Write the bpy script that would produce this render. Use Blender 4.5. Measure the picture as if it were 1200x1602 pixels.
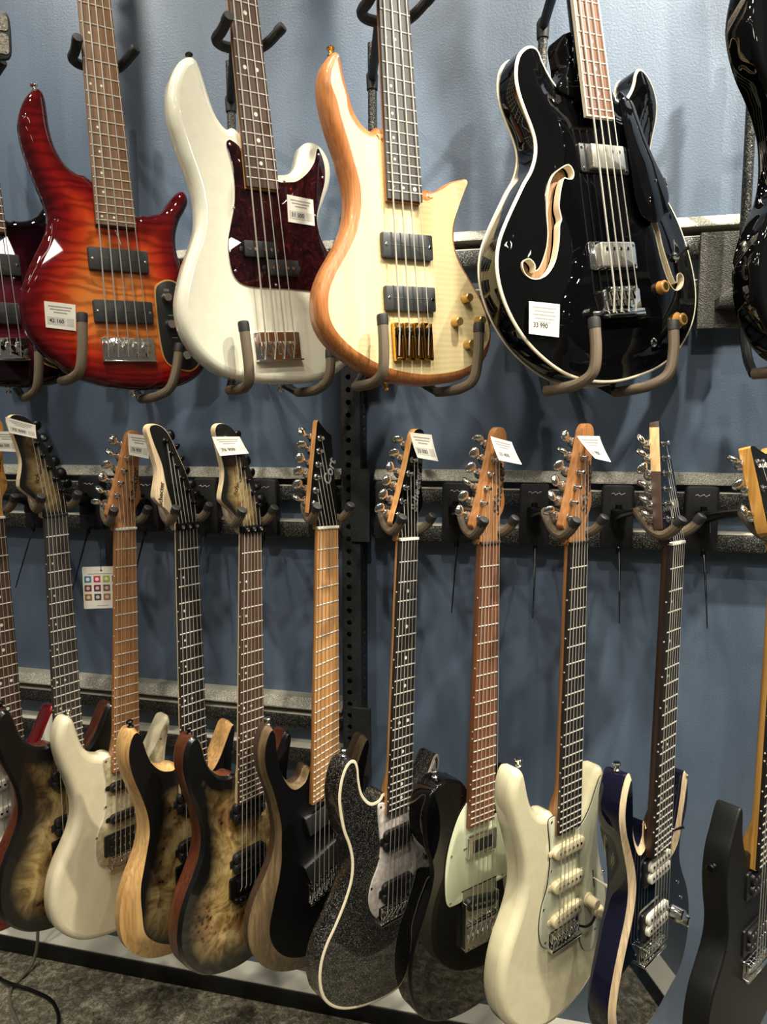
import bpy, math, random
import numpy as np
from mathutils import Vector, Matrix, geometry
random.seed(7)
scene = bpy.context.scene
for o in list(bpy.data.objects): bpy.data.objects.remove(o)
COL = scene.collection
R = math.radians
ZC = 1.317           # camera height above the floor
DW = 1.45            # camera distance from the wall (wall is the plane y = 0)

# ------------------------------------------------------------------ camera
cd = bpy.data.cameras.new('camera'); cam = bpy.data.objects.new('camera', cd); COL.objects.link(cam)
cd.sensor_fit = 'VERTICAL'; cd.sensor_height = 36; cd.sensor_width = 27
cd.lens = 1100.0 / 1602 * 36; cd.clip_start = .02
cam.location = (0, -DW, ZC)
cam.rotation_euler = (R(90) - math.atan(125 / 1100), 0, R(13.26))
scene.camera = cam

# ------------------------------------------------------------------ world, lamps, exposure
w = bpy.data.worlds.new('room_air'); scene.world = w; w.use_nodes = True
w.node_tree.nodes['Background'].inputs[0].default_value = (1.0, .95, .87, 1)
w.node_tree.nodes['Background'].inputs[1].default_value = .095
def spot(name, loc, tgt, power, radius=.035, angle=70, col=(1, .94, .80), blend=.6):
    l = bpy.data.lights.new(name, 'SPOT'); l.energy = power; l.shadow_soft_size = radius
    l.spot_size = R(angle); l.spot_blend = blend; l.color = col
    o = bpy.data.objects.new(name, l); COL.objects.link(o); o.location = loc
    o.rotation_euler = (Vector(tgt) - Vector(loc)).to_track_quat('-Z', 'Y').to_euler()
    return o
def panel(name, loc, tgt, power, sx, sy, col=(1, .95, .84)):
    l = bpy.data.lights.new(name, 'AREA'); l.energy = power; l.shape = 'RECTANGLE'; l.size = sx; l.size_y = sy; l.color = col
    o = bpy.data.objects.new(name, l); COL.objects.link(o); o.location = loc
    o.rotation_euler = (Vector(tgt) - Vector(loc)).to_track_quat('-Z', 'Y').to_euler()
    return o
spot('track_lamp', (1.05, -.72, 3.02), (.55, 0, 1.90), 290)
spot('track_lamp', (.30, -.75, 3.02), (.15, 0, 1.90), 130)
spot('track_lamp', (-.65, -.80, 3.02), (-.70, 0, 1.80), 62)
spot('track_lamp', (-1.45, -.80, 3.02), (-1.30, 0, 1.75), 60)
spot('track_lamp', (.75, -1.30, 3.02), (.45, 0, 1.05), 78, angle=62, radius=.025)
spot('track_lamp', (-.10, -1.35, 3.02), (-.15, 0, 1.05), 40, angle=62, radius=.025)
spot('track_lamp', (-1.0, -1.35, 3.02), (-.85, 0, 1.0), 20, angle=62, radius=.025)
spot('track_lamp', (.15, -2.2, 3.02), (.30, -.25, .72), 70, angle=54)
spot('track_lamp', (-1.1, -2.2, 3.02), (-.42, -.25, .72), 64, angle=54)
lp = panel('light_panel', (1.54, -1.95, 2.43), (-.84, -.28, 1.6), 5.5, .20, .24); lp.rotation_euler.rotate_axis('Z', R(38))
for x, y in ((-1.3, -2.5), (.5, -2.6), (-.4, -3.7), (1.6, -3.4)): panel('added_streak_light', (x, y, 3.0), (x, y + .5, 0), 3, 1.2, .07)  # added long lights: streak reflections on chrome and gloss, plus soft fill
for x, y in ((1.6, -1.2), (1.7, -2.3), (2.9, -1.0), (2.8, -3.2), (-2.2, -2.0)): panel('added_glint_light', (x, y, 3.02), (x, y + .3, 0), 2.2, .13, .13)  # added small lights out of view, for glints on chrome and gloss
scene.view_settings.view_transform = 'Standard'; scene.view_settings.look = 'None'
scene.view_settings.exposure = 0.0; scene.view_settings.gamma = 1.0
scene.view_settings.use_curve_mapping = False

# ------------------------------------------------------------------ materials
def s2l(*c):
    return tuple((v / 255 / 12.92 if v / 255 <= .04045 else ((v / 255 + .055) / 1.055) ** 2.4) for v in c) + (1,)
class NT:
    def __init__(s, m): s.t = m.node_tree; s.b = s.t.nodes['Principled BSDF']
    def n(s, typ, **kw):
        x = s.t.nodes.new('ShaderNode' + typ)
        for k, v in kw.items():
            if k in x.inputs.keys() if not isinstance(k, int) else False: x.inputs[k].default_value = v
            else: setattr(x, k, v)
        return x
    def l(s, a, b): s.t.links.new(a, b)
    def coord(s, sc=(1, 1, 1), rot=(0, 0, 0), loc=(0, 0, 0)):
        t = s.n('TexCoord'); m = s.n('Mapping'); m.inputs['Scale'].default_value = sc; m.inputs['Rotation'].default_value = rot; m.inputs['Location'].default_value = loc
        s.l(t.outputs['Object'], m.inputs[0]); return m.outputs[0]
    def noise(s, vec, scale, detail=3, rough=.5, dist=0):
        x = s.n('TexNoise'); x.inputs['Scale'].default_value = scale; x.inputs['Detail'].default_value = detail
        x.inputs['Roughness'].default_value = rough; x.inputs['Distortion'].default_value = dist
        if vec is not None: s.l(vec, x.inputs['Vector'])
        return x.outputs['Fac']
    def voro(s, vec, scale, out='Distance', feature='F1', rnd=1):
        x = s.n('TexVoronoi'); x.feature = feature; x.inputs['Scale'].default_value = scale; x.inputs['Randomness'].default_value = rnd
        s.l(vec, x.inputs['Vector']); return x.outputs[out]
    def ramp(s, fac, stops, interp='LINEAR'):
        x = s.n('ValToRGB'); e = x.color_ramp.elements; x.color_ramp.interpolation = interp
        while len(e) < len(stops): e.new(.5)
        for i, (p, c) in enumerate(stops): e[i].position = p; e[i].color = c
        s.l(fac, x.inputs[0]); return x.outputs[0]
    def mix(s, fac, a, b, mode='MIX'):
        x = s.n('MixRGB'); x.blend_type = mode
        for i, v in ((0, fac), (1, a), (2, b)):
            if hasattr(v, 'links'): s.l(v, x.inputs[i])
            else: x.inputs[i].default_value = v
        return x.outputs[0]
    def math(s, op, a, b=0):
        x = s.n('Math'); x.operation = op
        for i, v in ((0, a), (1, b)):
            if hasattr(v, 'links'): s.l(v, x.inputs[i])
            else: x.inputs[i].default_value = v
        return x.outputs[0]
    def attr(s, name):
        x = s.n('Attribute'); x.attribute_name = name; return x.outputs['Fac']
    def bump(s, h, strength=.2, dist=.001):
        x = s.n('Bump'); x.inputs['Strength'].default_value = strength; x.inputs['Distance'].default_value = dist
        s.l(h, x.inputs['Height']); s.l(x.outputs[0], s.b.inputs['Normal'])
    def col(s, c): s.l(c, s.b.inputs['Base Color'])
MATS = {}
def M(name, rgb=(128, 128, 128), rough=.4, metal=0, coat=0, fn=None, spec=.5, cr_=.04):
    m = bpy.data.materials.new(name); m.use_nodes = True; t = NT(m); b = t.b
    b.inputs['Base Color'].default_value = s2l(*rgb); b.inputs['Roughness'].default_value = rough
    b.inputs['Metallic'].default_value = metal; b.inputs['Coat Weight'].default_value = coat; b.inputs['Coat Roughness'].default_value = cr_
    b.inputs['Specular IOR Level'].default_value = spec
    if fn: fn(t)
    else:
        v = t.noise(t.coord(), 60, 3)
        t.col(t.mix(1, s2l(*rgb), t.ramp(v, [(.3, (.93, .93, .93, 1)), (.7, (1, 1, 1, 1))]), 'MULTIPLY'))
    MATS[name] = m; return m
def wood(a, b, sc=(40, 2.2, 40), fine=(260, 6, 260), bumpy=.08, rings=0):
    def f(t):
        v = t.noise(t.coord(sc), 1.0, 4, .6, .6); u = t.noise(t.coord(fine), 1.0, 2)
        c = t.ramp(v, [(.28, s2l(*a)), (.72, s2l(*b))])
        c = t.mix(.55, c, t.ramp(u, [(.35, (.45, .42, .4, 1)), (.6, (1, 1, 1, 1))]), 'MULTIPLY')
        t.col(c); t.bump(u, bumpy, .0006)
    return f
def wall_fn(t):
    big = t.noise(t.coord((6, 6, 1.2)), 1, 4, .6)
    t.col(t.ramp(big, [(.3, s2l(82, 97, 116)), (.7, s2l(96, 110, 129))]))
    n1 = t.noise(t.coord((1, 1, 1)), 260, 3, .6); n2 = t.noise(t.coord((60, 60, 6)), 1, 3)
    t.bump(t.math('ADD', n1, t.math('MULTIPLY', n2, .5)), .3, .0022)
M('wall_paint', (112, 130, 152), .42, fn=wall_fn)
def hammer(a, b, c, scale=420):
    def f(t):
        v = t.noise(t.coord(), scale, 2, .7); v2 = t.voro(t.coord(), scale * 1.3)
        t.col(t.ramp(v, [(.35, s2l(*a)), (.52, s2l(*b)), (.68, s2l(*c))])); t.bump(v2, .6, .0012)
    return f
M('rail_hammertone', fn=hammer((14, 15, 14), (44, 44, 42), (132, 130, 120)), rough=.38, metal=.35)
M('rail_cap_hammertone', fn=hammer((110, 108, 98), (170, 166, 152), (235, 230, 212), 520), rough=.5, metal=.1)
M('post_powder', fn=hammer((16, 16, 17), (26, 26, 27), (60, 60, 60), 700), rough=.5, metal=.2)
M('plate_grey', fn=hammer((60, 59, 54), (74, 72, 66), (92, 90, 82), 300), rough=.55, metal=.2)
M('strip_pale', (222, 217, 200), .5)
M('skirting_black', (16, 16, 17), .55)
def carpet(t):
    a = t.noise(t.coord((1, 1, 1)), 48, 6, .75, .6); b = t.noise(t.coord((1, 1, 1)), 190, 3, .7); c = t.noise(t.coord(), 4, 2)
    k = t.ramp(t.math('ADD', t.math('MULTIPLY', a, .75), t.math('MULTIPLY', b, .3)), [(.4, s2l(66, 62, 54)), (.52, s2l(138, 131, 112)), (.64, s2l(218, 208, 180))])
    t.col(t.mix(.22, k, t.ramp(c, [(.35, s2l(70, 66, 58)), (.65, s2l(150, 142, 122))]))); t.bump(b, .9, .006)
M('carpet', fn=carpet, rough=.95, spec=.1)
# hardware
M('chrome', (238, 237, 232), .1, 1); M('nickel_string', (214, 208, 194), .34, .5); M('steel_fret', (228, 222, 208), .3, .35)
M('gold', (222, 178, 92), .16, 1); M('gold_knob', (205, 168, 100), .3, .8)
M('black_metal', (14, 14, 15), .3, .4); M('black_plastic', (24, 24, 25), .42); M('black_satin', (19, 19, 20), .5)
M('dark_void', (5, 5, 5), .9); M('pickup_black', (46, 47, 47), .38); M('white_plastic', (228, 222, 205), .35); M('cream_plastic', (226, 212, 172), .35)
M('bone', (232, 226, 210), .4); M('rubber_brown', (104, 90, 72), .62); M('rubber_black', (30, 29, 28), .6)
M('inlay_white', (232, 228, 214), .3); M('paper', (232, 226, 212), .8, spec=.2); M('paper_grey', (196, 192, 182), .8); M('ink', (52, 50, 50), .8); M('ink_light', (150, 146, 140), .8)
M('silver_ink', (176, 176, 172), .35, .5); M('dark_ink', (52, 34, 22), .6); M('cable_grey', (122, 114, 98), .6); M('cable_black', (14, 14, 14), .25)
M('nickel_cover', (205, 200, 188), .25, .8); M('binding_cream', (230, 216, 186), .3, coat=.4); M('amber_knob', (196, 142, 74), .22, coat=.6); M('fabric_grey', (96, 93, 84), .9)
# timber
M('maple', fn=wood((206, 166, 112), (226, 190, 138)), rough=.4, coat=.25); M('maple_amber', fn=wood((204, 146, 66), (222, 168, 88)), rough=.35, coat=.35)
M('maple_pale', fn=wood((222, 192, 150), (236, 212, 174), (30, 3, 30)), rough=.4, coat=.2)
M('roasted_maple', fn=wood((146, 94, 50), (182, 126, 74)), rough=.42, coat=.15); M('roasted_dark', fn=wood((102, 60, 36), (138, 88, 58)), rough=.42, coat=.15)
M('roasted_light', fn=wood((178, 122, 66), (206, 150, 88)), rough=.42, coat=.15)
M('rosewood', fn=wood((58, 38, 28), (92, 64, 48)), rough=.55); M('rosewood_brown', fn=wood((108, 76, 50), (150, 112, 78), (60, 4, 60)), rough=.55)
M('rosewood_red', fn=wood((88, 58, 42), (128, 90, 66)), rough=.5); M('ebony', fn=wood((24, 21, 20), (44, 38, 35)), rough=.45)
M('ebony_grey', fn=wood((48, 44, 42), (70, 64, 60)), rough=.5); M('walnut_dark', fn=wood((44, 30, 24), (70, 48, 36)), rough=.4)
M('mahogany', fn=wood((74, 36, 20), (108, 56, 34)), rough=.35, coat=.3); M('ash', fn=wood((196, 146, 84), (228, 186, 124), (26, 1.6, 26)), rough=.42, coat=.15)
M('limba', fn=wood((74, 60, 42), (138, 114, 80), (55, 2.5, 55)), rough=.45, coat=.1); M('limba_dark', fn=wood((54, 40, 30), (80, 60, 46)), rough=.45)
M('cedar_side', fn=wood((176, 104, 50), (204, 134, 76), (24, 3, 24)), rough=.38, coat=.25); M('hollow_wood', fn=wood((150, 108, 70), (196, 152, 108)), rough=.6)
def maplewalnut(t):
    wood((206, 166, 112), (226, 190, 138))(t); old = t.b.inputs['Base Color'].links[0].from_socket
    sep = t.n('SeparateXYZ'); t.l(t.coord(), sep.inputs[0])
    k = t.ramp(sep.outputs['Y'], [(.917, (1, 1, 1, 1)), (.918, (0, 0, 0, 1)), (.985, (0, 0, 0, 1)), (.986, (1, 1, 1, 1))], 'CONSTANT')
    t.col(t.mix(k, old, s2l(66, 48, 38)))
M('maple_walnut', fn=maplewalnut, rough=.4, coat=.2)
# finishes
M('white_gloss', (230, 226, 204), .25, coat=1); M('cream_gloss', (232, 222, 184), .25, coat=1); M('cream_satin', (234, 222, 188), .32, coat=.6)
M('black_gloss', (6, 6, 7), .2, coat=1, cr_=.02, spec=0); M('black_matte', (17, 17, 16), .5, spec=.3); M('black_open', (7, 7, 8), .55, spec=.15); M('navy_gloss', (20, 20, 40), .2, coat=1, cr_=.02, spec=0)
def burst_attr(t, lo, hi): # paint that follows the outline of the top
    return t.ramp(t.attr('edge'), [(lo, (0, 0, 0, 1)), (hi, (1, 1, 1, 1))], 'EASE')
def quilt(t):
    wv = t.n('TexWave'); wv.wave_type = 'BANDS'; wv.bands_direction = 'Y'; wv.inputs['Scale'].default_value = 13; wv.inputs['Distortion'].default_value = 11
    wv.inputs['Detail'].default_value = 2.2; wv.inputs['Detail Scale'].default_value = 1.6; t.l(t.coord((.45, 1.25, 1)), wv.inputs['Vector'])
    e = t.attr('edge')
    c = t.ramp(e, [(.06, s2l(70, 8, 14)), (.3, s2l(132, 18, 18)), (.55, s2l(186, 56, 24)), (.85, s2l(208, 112, 50)), (1.1, s2l(216, 128, 62))])
    q = t.ramp(wv.outputs['Fac'], [(.1, (.52, .4, .36, 1)), (.45, (.9, .88, .85, 1)), (.9, (1.12, 1.1, 1.0, 1))])
    t.col(t.mix(.68, c, q, 'MULTIPLY'))
M('quilt_burst', fn=quilt, rough=.3, coat=1, cr_=.02, spec=0)
def wine(t):
    t.col(t.ramp(t.attr('edge'), [(.1, s2l(9, 5, 7)), (.5, s2l(40, 10, 20)), (.95, s2l(92, 30, 44))]))
M('wine_burst', fn=wine, rough=.3, coat=1, cr_=.02, spec=0)
def flame(t):
    wv = t.n('TexWave'); wv.wave_type = 'BANDS'; wv.bands_direction = 'Y'; wv.inputs['Scale'].default_value = 34; wv.inputs['Distortion'].default_value = 5
    wv.inputs['Detail'].default_value = 2; wv.inputs['Detail Scale'].default_value = .8; t.l(t.coord((.3, 1, 1)), wv.inputs['Vector'])
    c = t.ramp(t.noise(t.coord((30, 2, 30)), 1, 3), [(.3, s2l(226, 202, 146)), (.7, s2l(240, 222, 172))])
    t.col(t.mix(.3, c, t.ramp(wv.outputs['Fac'], [(0, (.74, .68, .56, 1)), (1, (1, 1, 1, 1))]), 'MULTIPLY'))
M('flame_maple', fn=flame, rough=.4, coat=.2)
def burl(seed, dark=(14, 13, 13), lo=.12, hi=.62, shift=(0, 0, 0)):
    def f(t):
        co = t.coord((1, 1, 1), (0, 0, 0), (seed, seed * 1.7, 0))
        a = t.noise(co, 15, 6, .62, 2.4); b = t.noise(co, 6, 3, .5, .8)
        c = t.ramp(a, [(.3, s2l(78, 58, 32)), (.46, s2l(150, 122, 72)), (.6, s2l(196, 170, 114)), (.75, s2l(120, 90, 50))])
        eye = t.voro(co, 95, 'Distance'); eyes = t.ramp(eye, [(.16, (.10, .04, .02, 1)), (.42, (1, 1, 1, 1))])
        patch = t.ramp(t.noise(co, 13, 2), [(.49, (0, 0, 0, 1)), (.58, (1, 1, 1, 1))])
        c = t.mix(patch, c, t.mix(1, t.mix(.6, c, s2l(150, 90, 48), 'MULTIPLY'), eyes, 'MULTIPLY'))
        e = t.math('ADD', t.attr('edge'), t.math('MULTIPLY', t.math('SUBTRACT', b, .5), .55))
        t.col(t.mix(t.ramp(e, [(lo, (0, 0, 0, 1)), (hi, (1, 1, 1, 1))]), s2l(*dark), c))
    return f
M('burl_burst_a', fn=burl(1.3, (12, 11, 11), .24, .72), rough=.38, coat=.25); M('burl_burst_b', fn=burl(4.1, (12, 11, 11), .34, .95), rough=.42, coat=.15)
M('burl_burst_c', fn=burl(7.7, (10, 10, 10), .24, .66), rough=.3, coat=.8); M('burl_head', fn=burl(2.2, (11, 10, 10), .10, .40), rough=.4, coat=.3)
def sparkle(t):
    v = t.n('TexVoronoi'); v.inputs['Scale'].default_value = 1300; t.l(t.coord(), v.inputs['Vector'])
    sep = t.n('SeparateColor'); t.l(v.outputs['Color'], sep.inputs[0])
    k = t.ramp(sep.outputs[0], [(.88, (0, 0, 0, 1)), (1, (1, 1, 1, 1))])
    t.col(t.mix(k, s2l(7, 7, 8), s2l(215, 210, 196))); t.l(t.math('MULTIPLY', k, .9), t.b.inputs['Metallic'])
    n = t.n('NormalMap'); n.space = 'OBJECT'
    t.l(v.outputs['Color'], n.inputs['Color']); n.inputs['Strength'].default_value = .3; t.l(n.outputs[0], t.b.inputs['Normal'])
    g = t.n('NewGeometry'); t.l(g.outputs['Normal'], t.b.inputs['Coat Normal'])
M('black_sparkle', fn=sparkle, rough=.3, coat=1, cr_=.02)
def teal(t):
    v = t.noise(t.coord((30, 3, 30)), 1, 3)
    e = t.ramp(t.attr('edge'), [(.1, s2l(8, 9, 22)), (.6, s2l(10, 26, 36)), (1, s2l(14, 40, 48))])
    t.col(t.mix(.3, e, t.ramp(v, [(.3, (.7, .7, .7, 1)), (.7, (1, 1, 1, 1))]), 'MULTIPLY'))
M('teal_burst', fn=teal, rough=.3, coat=1, cr_=.02, spec=0)
def tortoise(t):
    a = t.noise(t.coord(), 38, 4, .6, 2.5); b = t.noise(t.coord((1, 1, 1), (0, 0, 0), (3, 1, 2)), 75, 3, .6, 3)
    c = t.ramp(a, [(.38, s2l(20, 7, 10)), (.58, s2l(44, 12, 17)), (.74, s2l(72, 22, 24))])
    t.col(t.mix(t.ramp(b, [(.68, (0, 0, 0, 1)), (.76, (1, 1, 1, 1))]), c, s2l(170, 62, 38)))
M('tortoise', fn=tortoise, rough=.3, coat=1, cr_=.02, spec=0)
def pearl(lo, hi):
    def f(t):
        a = t.voro(t.coord((1, 1, 1)), 95, 'Distance'); b = t.noise(t.coord(), 60, 4, .6, 1.5)
        t.col(t.mix(.5, t.ramp(a, [(.1, s2l(*hi)), (.6, s2l(*lo))]), t.ramp(b, [(.35, s2l(*lo)), (.65, s2l(*hi))])))
    return f
M('pearl_aged', fn=pearl((158, 146, 112), (206, 194, 160)), rough=.3, coat=.6); M('pearl_white', fn=pearl((170, 160, 152), (226, 216, 206)), rough=.3, coat=.6)
M('mint', (222, 226, 190), .32, coat=.5); M('mint_pale', (206, 206, 178), .32, coat=.5); M('white_edge', (216, 210, 196), .4)
M('metallic_red', (140, 10, 18), .25, .45, coat=1)

# ------------------------------------------------------------------ geometry helpers
def cr(pts, seg=5, closed=True):
    P = np.array(pts, float); n = len(P); out = []
    rng = range(n) if closed else range(n - 1)
    for i in rng:
        if closed: a, b, c, d = P[i - 1], P[i], P[(i + 1) % n], P[(i + 2) % n]
        else: a, b, c, d = P[max(i - 1, 0)], P[i], P[i + 1], P[min(i + 2, n - 1)]
        for k in range(seg):
            t = k / seg
            out.append(.5 * ((2 * b) + (c - a) * t + (2 * a - 5 * b + 4 * c - d) * t * t + (3 * b - a - 3 * c + d) * t ** 3))
    if not closed: out.append(P[-1])
    return np.array(out)
def ccw(P):
    P = np.array(P, float); x, y = P[:, 0], P[:, 1]
    return P if (x * np.roll(y, -1) - np.roll(x, -1) * y).sum() > 0 else P[::-1]
def inward(P):
    t = np.roll(P[:, :2], -1, 0) - np.roll(P[:, :2], 1, 0); t /= np.linalg.norm(t, axis=1)[:, None] + 1e-9
    return np.stack([-t[:, 1], t[:, 0]], 1)
def inpoly(pts, poly):
    x, y = pts[:, 0], pts[:, 1]; ins = np.zeros(len(pts), bool); j = len(poly) - 1
    for i in range(len(poly)):
        xi, yi = poly[i][:2]; xj, yj = poly[j][:2]
        c = ((yi > y) != (yj > y)) & (x < (xj - xi) * (y - yi) / (yj - yi + 1e-12) + xi); ins ^= c; j = i
    return ins
def merge(*gs):
    V, F = [], []
    for v, f in gs:
        o = len(V); V += [tuple(p) for p in v]; F += [tuple(i + o for i in q) for q in f]
    return V, F
def loops(rings, cap0=True, cap1=True):
    n = len(rings[0]); V = [tuple(p) for r in rings for p in r]; F = []
    for k in range(len(rings) - 1):
        for i in range(n):
            j = (i + 1) % n; F.append((k * n + i, k * n + j, (k + 1) * n + j, (k + 1) * n + i))
    if cap0: F.append(tuple(range(n - 1, -1, -1)))
    if cap1: F.append(tuple(range((len(rings) - 1) * n, len(rings) * n)))
    return V, F
def prism(poly, z0, z1, bev=0, bev0=0):
    P = ccw(poly)[:, :2]; N = inward(P)
    ring = lambda ins, z: [(p[0], p[1], z) for p in P + N * ins]
    rs = []
    if bev0: rs.append(ring(bev0, z0)); rs.append(ring(0, z0 + bev0))
    else: rs.append(ring(0, z0))
    if bev: rs += [ring(0, z1 - bev), ring(bev * .3, z1 - bev * .3), ring(bev, z1)]
    else: rs.append(ring(0, z1))
    return loops(rs)
def rrect(w, h, r, cx=0, cy=0, n=4, ang=0):
    out = []
    for sx, sy, a0 in ((1, 1, 0), (-1, 1, 90), (-1, -1, 180), (1, -1, 270)):
        for k in range(n + 1):
            a = R(a0 + 90 * k / n); out.append((sx * (w / 2 - r) + r * math.cos(a), sy * (h / 2 - r) + r * math.sin(a)))
    c, s = math.cos(R(ang)), math.sin(R(ang))
    return [(cx + x * c - y * s, cy + x * s + y * c) for x, y in out]
def rbox(w, h, z0, z1, r=2, cx=0, cy=0, bev=.6, ang=0, n=4): return prism(rrect(w, h, r, cx, cy, n, ang), z0, z1, bev)
def circ(r, cx=0, cy=0, n=14): return [(cx + r * math.cos(2 * math.pi * k / n), cy + r * math.sin(2 * math.pi * k / n)) for k in range(n)]
def lathe(prof, c=(0, 0, 0), axis=(0, 0, 1), n=14):
    q = Vector((0, 0, 1)).rotation_difference(Vector(axis)); c = Vector(c); rs = []
    for r, z in prof: rs.append([c + q @ Vector((max(r, 1e-4) * math.cos(2 * math.pi * k / n), max(r, 1e-4) * math.sin(2 * math.pi * k / n), z)) for k in range(n)])
    return loops(rs)
def tube(path, r, n=8, sub=0):
    P = [Vector(p) for p in (cr(path, sub, False) if sub else path)]; m = len(P)
    rr = r if isinstance(r, (list, tuple)) else [r] * m
    if len(rr) != m: rr = [float(q) for q in np.interp(np.linspace(0, 1, m), np.linspace(0, 1, len(rr)), rr)]
    T = [(P[min(i + 1, m - 1)] - P[max(i - 1, 0)]).normalized() for i in range(m)]
    u = T[0].orthogonal().normalized(); rs = []
    for i in range(m):
        if i: u = (T[i - 1].rotation_difference(T[i]) @ u).normalized()
        v = T[i].cross(u); rs.append([P[i] + rr[i] * (math.cos(2 * math.pi * k / n) * u + math.sin(2 * math.pi * k / n) * v) for k in range(n)])
    return loops(rs)
def wbox(x0, x1, y0, y1, z0, z1, b=.002):
    V, F = prism([(x0, z0), (x1, z0), (x1, z1), (x0, z1)], 0, y1 - y0, min(b, (y1 - y0) / 3), 0)
    return [(x, y1 - z, y) for x, y, z in V], F      # extruded out of the wall towards the room
def xf(g, m): return [tuple(m @ Vector(v)) for v in g[0]], g[1]
def mk(name, V, F, mat, parent=None, smooth=30, attr=None):
    me = bpy.data.meshes.new(name); me.from_pydata([tuple(v) for v in V], [], F); me.update()
    if mat: me.materials.append(MATS[mat])
    if attr is not None:
        a = me.attributes.new('edge', 'FLOAT', 'POINT'); a.data.foreach_set('value', list(attr))
    if smooth:
        me.shade_smooth(); me.set_sharp_from_angle(angle=R(smooth))
    o = bpy.data.objects.new(name, me); COL.objects.link(o)
    if parent: o.parent = parent
    return o
def dupo(o, parent, loc=None, rot=None, sc=None):
    c = o.copy(); COL.objects.link(c); c.parent = parent
    if loc is not None: c.location = loc
    if rot is not None: c.rotation_euler = rot
    if sc is not None: c.scale = sc
    return c
def tag(o, label, cat=None, group=None, kind=None):
    if label: o['label'] = label
    if cat: o['category'] = cat
    if group: o['group'] = group
    if kind: o['kind'] = kind
    return o
def empty(name, mat4):
    o = bpy.data.objects.new(name, None); COL.objects.link(o); o.empty_display_size = .05; o.matrix_world = mat4; return o
def textmesh(s, size, bold=0, shear=0, space=1.0, extrude=0):
    c = bpy.data.curves.new('t', 'FONT'); c.body = s; c.size = size; c.align_x = 'CENTER'; c.align_y = 'CENTER'; c.shear = shear; c.offset = bold; c.space_character = space
    c.resolution_u = 3
    o = bpy.data.objects.new('t', c); me = bpy.data.meshes.new_from_object(o)
    V = [tuple(v.co) for v in me.vertices]; F = [tuple(p.vertices) for p in me.polygons]
    bpy.data.objects.remove(o); bpy.data.curves.remove(c); bpy.data.meshes.remove(me); return V, F
def posemat(pos, yaw, pit, rol):
    B = Matrix(((1, 0, 0), (0, 0, -1), (0, 1, 0))).to_4x4()
    return Matrix.Translation((pos[0], pos[1] - .05, pos[2] + ZC)) @ Matrix.Rotation(R(yaw), 4, 'Z') @ B @ Matrix.Rotation(R(pit), 4, 'X') @ Matrix.Rotation(R(rol), 4, 'Z')

# ------------------------------------------------------------------ the room
def struct(o, label=None): return tag(o, label, kind='structure')
struct(mk('wall_back', *wbox(-3.2, 1.8, 0, .12, 0, 3.1, 0), 'wall_paint', None, 0))
struct(mk('floor', [(-3.2, -4.2, 0), (1.8, -4.2, 0), (1.8, .12, 0), (-3.2, .12, 0), (-3.2, -4.2, -.05), (1.8, -4.2, -.05), (1.8, .12, -.05), (-3.2, .12, -.05)],
   [(0, 1, 2, 3), (7, 6, 5, 4), (0, 4, 5, 1), (1, 5, 6, 2), (2, 6, 7, 3), (3, 7, 4, 0)], 'carpet', None, 0))
struct(mk('baseboard_back', *wbox(-3.2, 1.8, -.060, 0, 0, .043, .003), 'skirting_black'))
struct(mk('trim_1', *wbox(-3.2, 1.8, -.058, 0, .043, .047, .0012), 'strip_pale'))

# horizontal hanging rails: a bevelled cap bar over two box bars
def rail(x0, x1, ztop, label, low=True):
    r = empty('hanging_rail', Matrix.Translation((x0, 0, ztop - .15)))
    inv = Matrix.Translation((-x0, 0, -(ztop - .15)))
    # cap bar with a sloping face
    prof = [(0, 0), (-.030, 0), (-.046, -.0187), (-.046, -.0212), (0, -.0212)]
    V = []; F = []
    for x in (x0, x1): V += [(x, y, ztop + z) for y, z in prof]
    n = len(prof); F = [tuple(range(n)), tuple(range(2 * n - 1, n - 1, -1))] + [(i, i + n, (i + 1) % n + n, (i + 1) % n) for i in range(n)]
    mk('cap_bar', *xf((V, F), inv), 'rail_cap_hammertone', r, 0)
    mk('middle_bar', *xf(wbox(x0, x1, -.040, 0, ztop - .0685, ztop - .0375, .0035), inv), 'rail_hammertone', r)
    if low: mk('lower_bar', *xf(wbox(x0, x1, -.040, 0, ztop - .147, ztop - .114, .0035), inv), 'rail_hammertone', r)
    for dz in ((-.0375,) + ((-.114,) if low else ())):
        mk('bar_edge_highlight', *xf(wbox(x0, x1, -.0385, 0, ztop + dz - .0002, ztop + dz + .0022, .0004), inv), 'strip_pale', r, 0)  # pale strip painted as the highlight along each bar's top edge
    tag(r, label, 'rail', 'speckled wall rails'); return r
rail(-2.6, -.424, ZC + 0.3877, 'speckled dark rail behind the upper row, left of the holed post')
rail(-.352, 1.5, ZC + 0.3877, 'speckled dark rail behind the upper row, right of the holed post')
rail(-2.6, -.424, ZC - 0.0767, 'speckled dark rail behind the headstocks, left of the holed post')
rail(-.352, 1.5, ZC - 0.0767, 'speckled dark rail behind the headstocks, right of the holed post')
rail(-2.6, -.424, ZC - 0.5835, 'speckled dark rail low behind the guitar bodies, left of the holed post')

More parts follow.
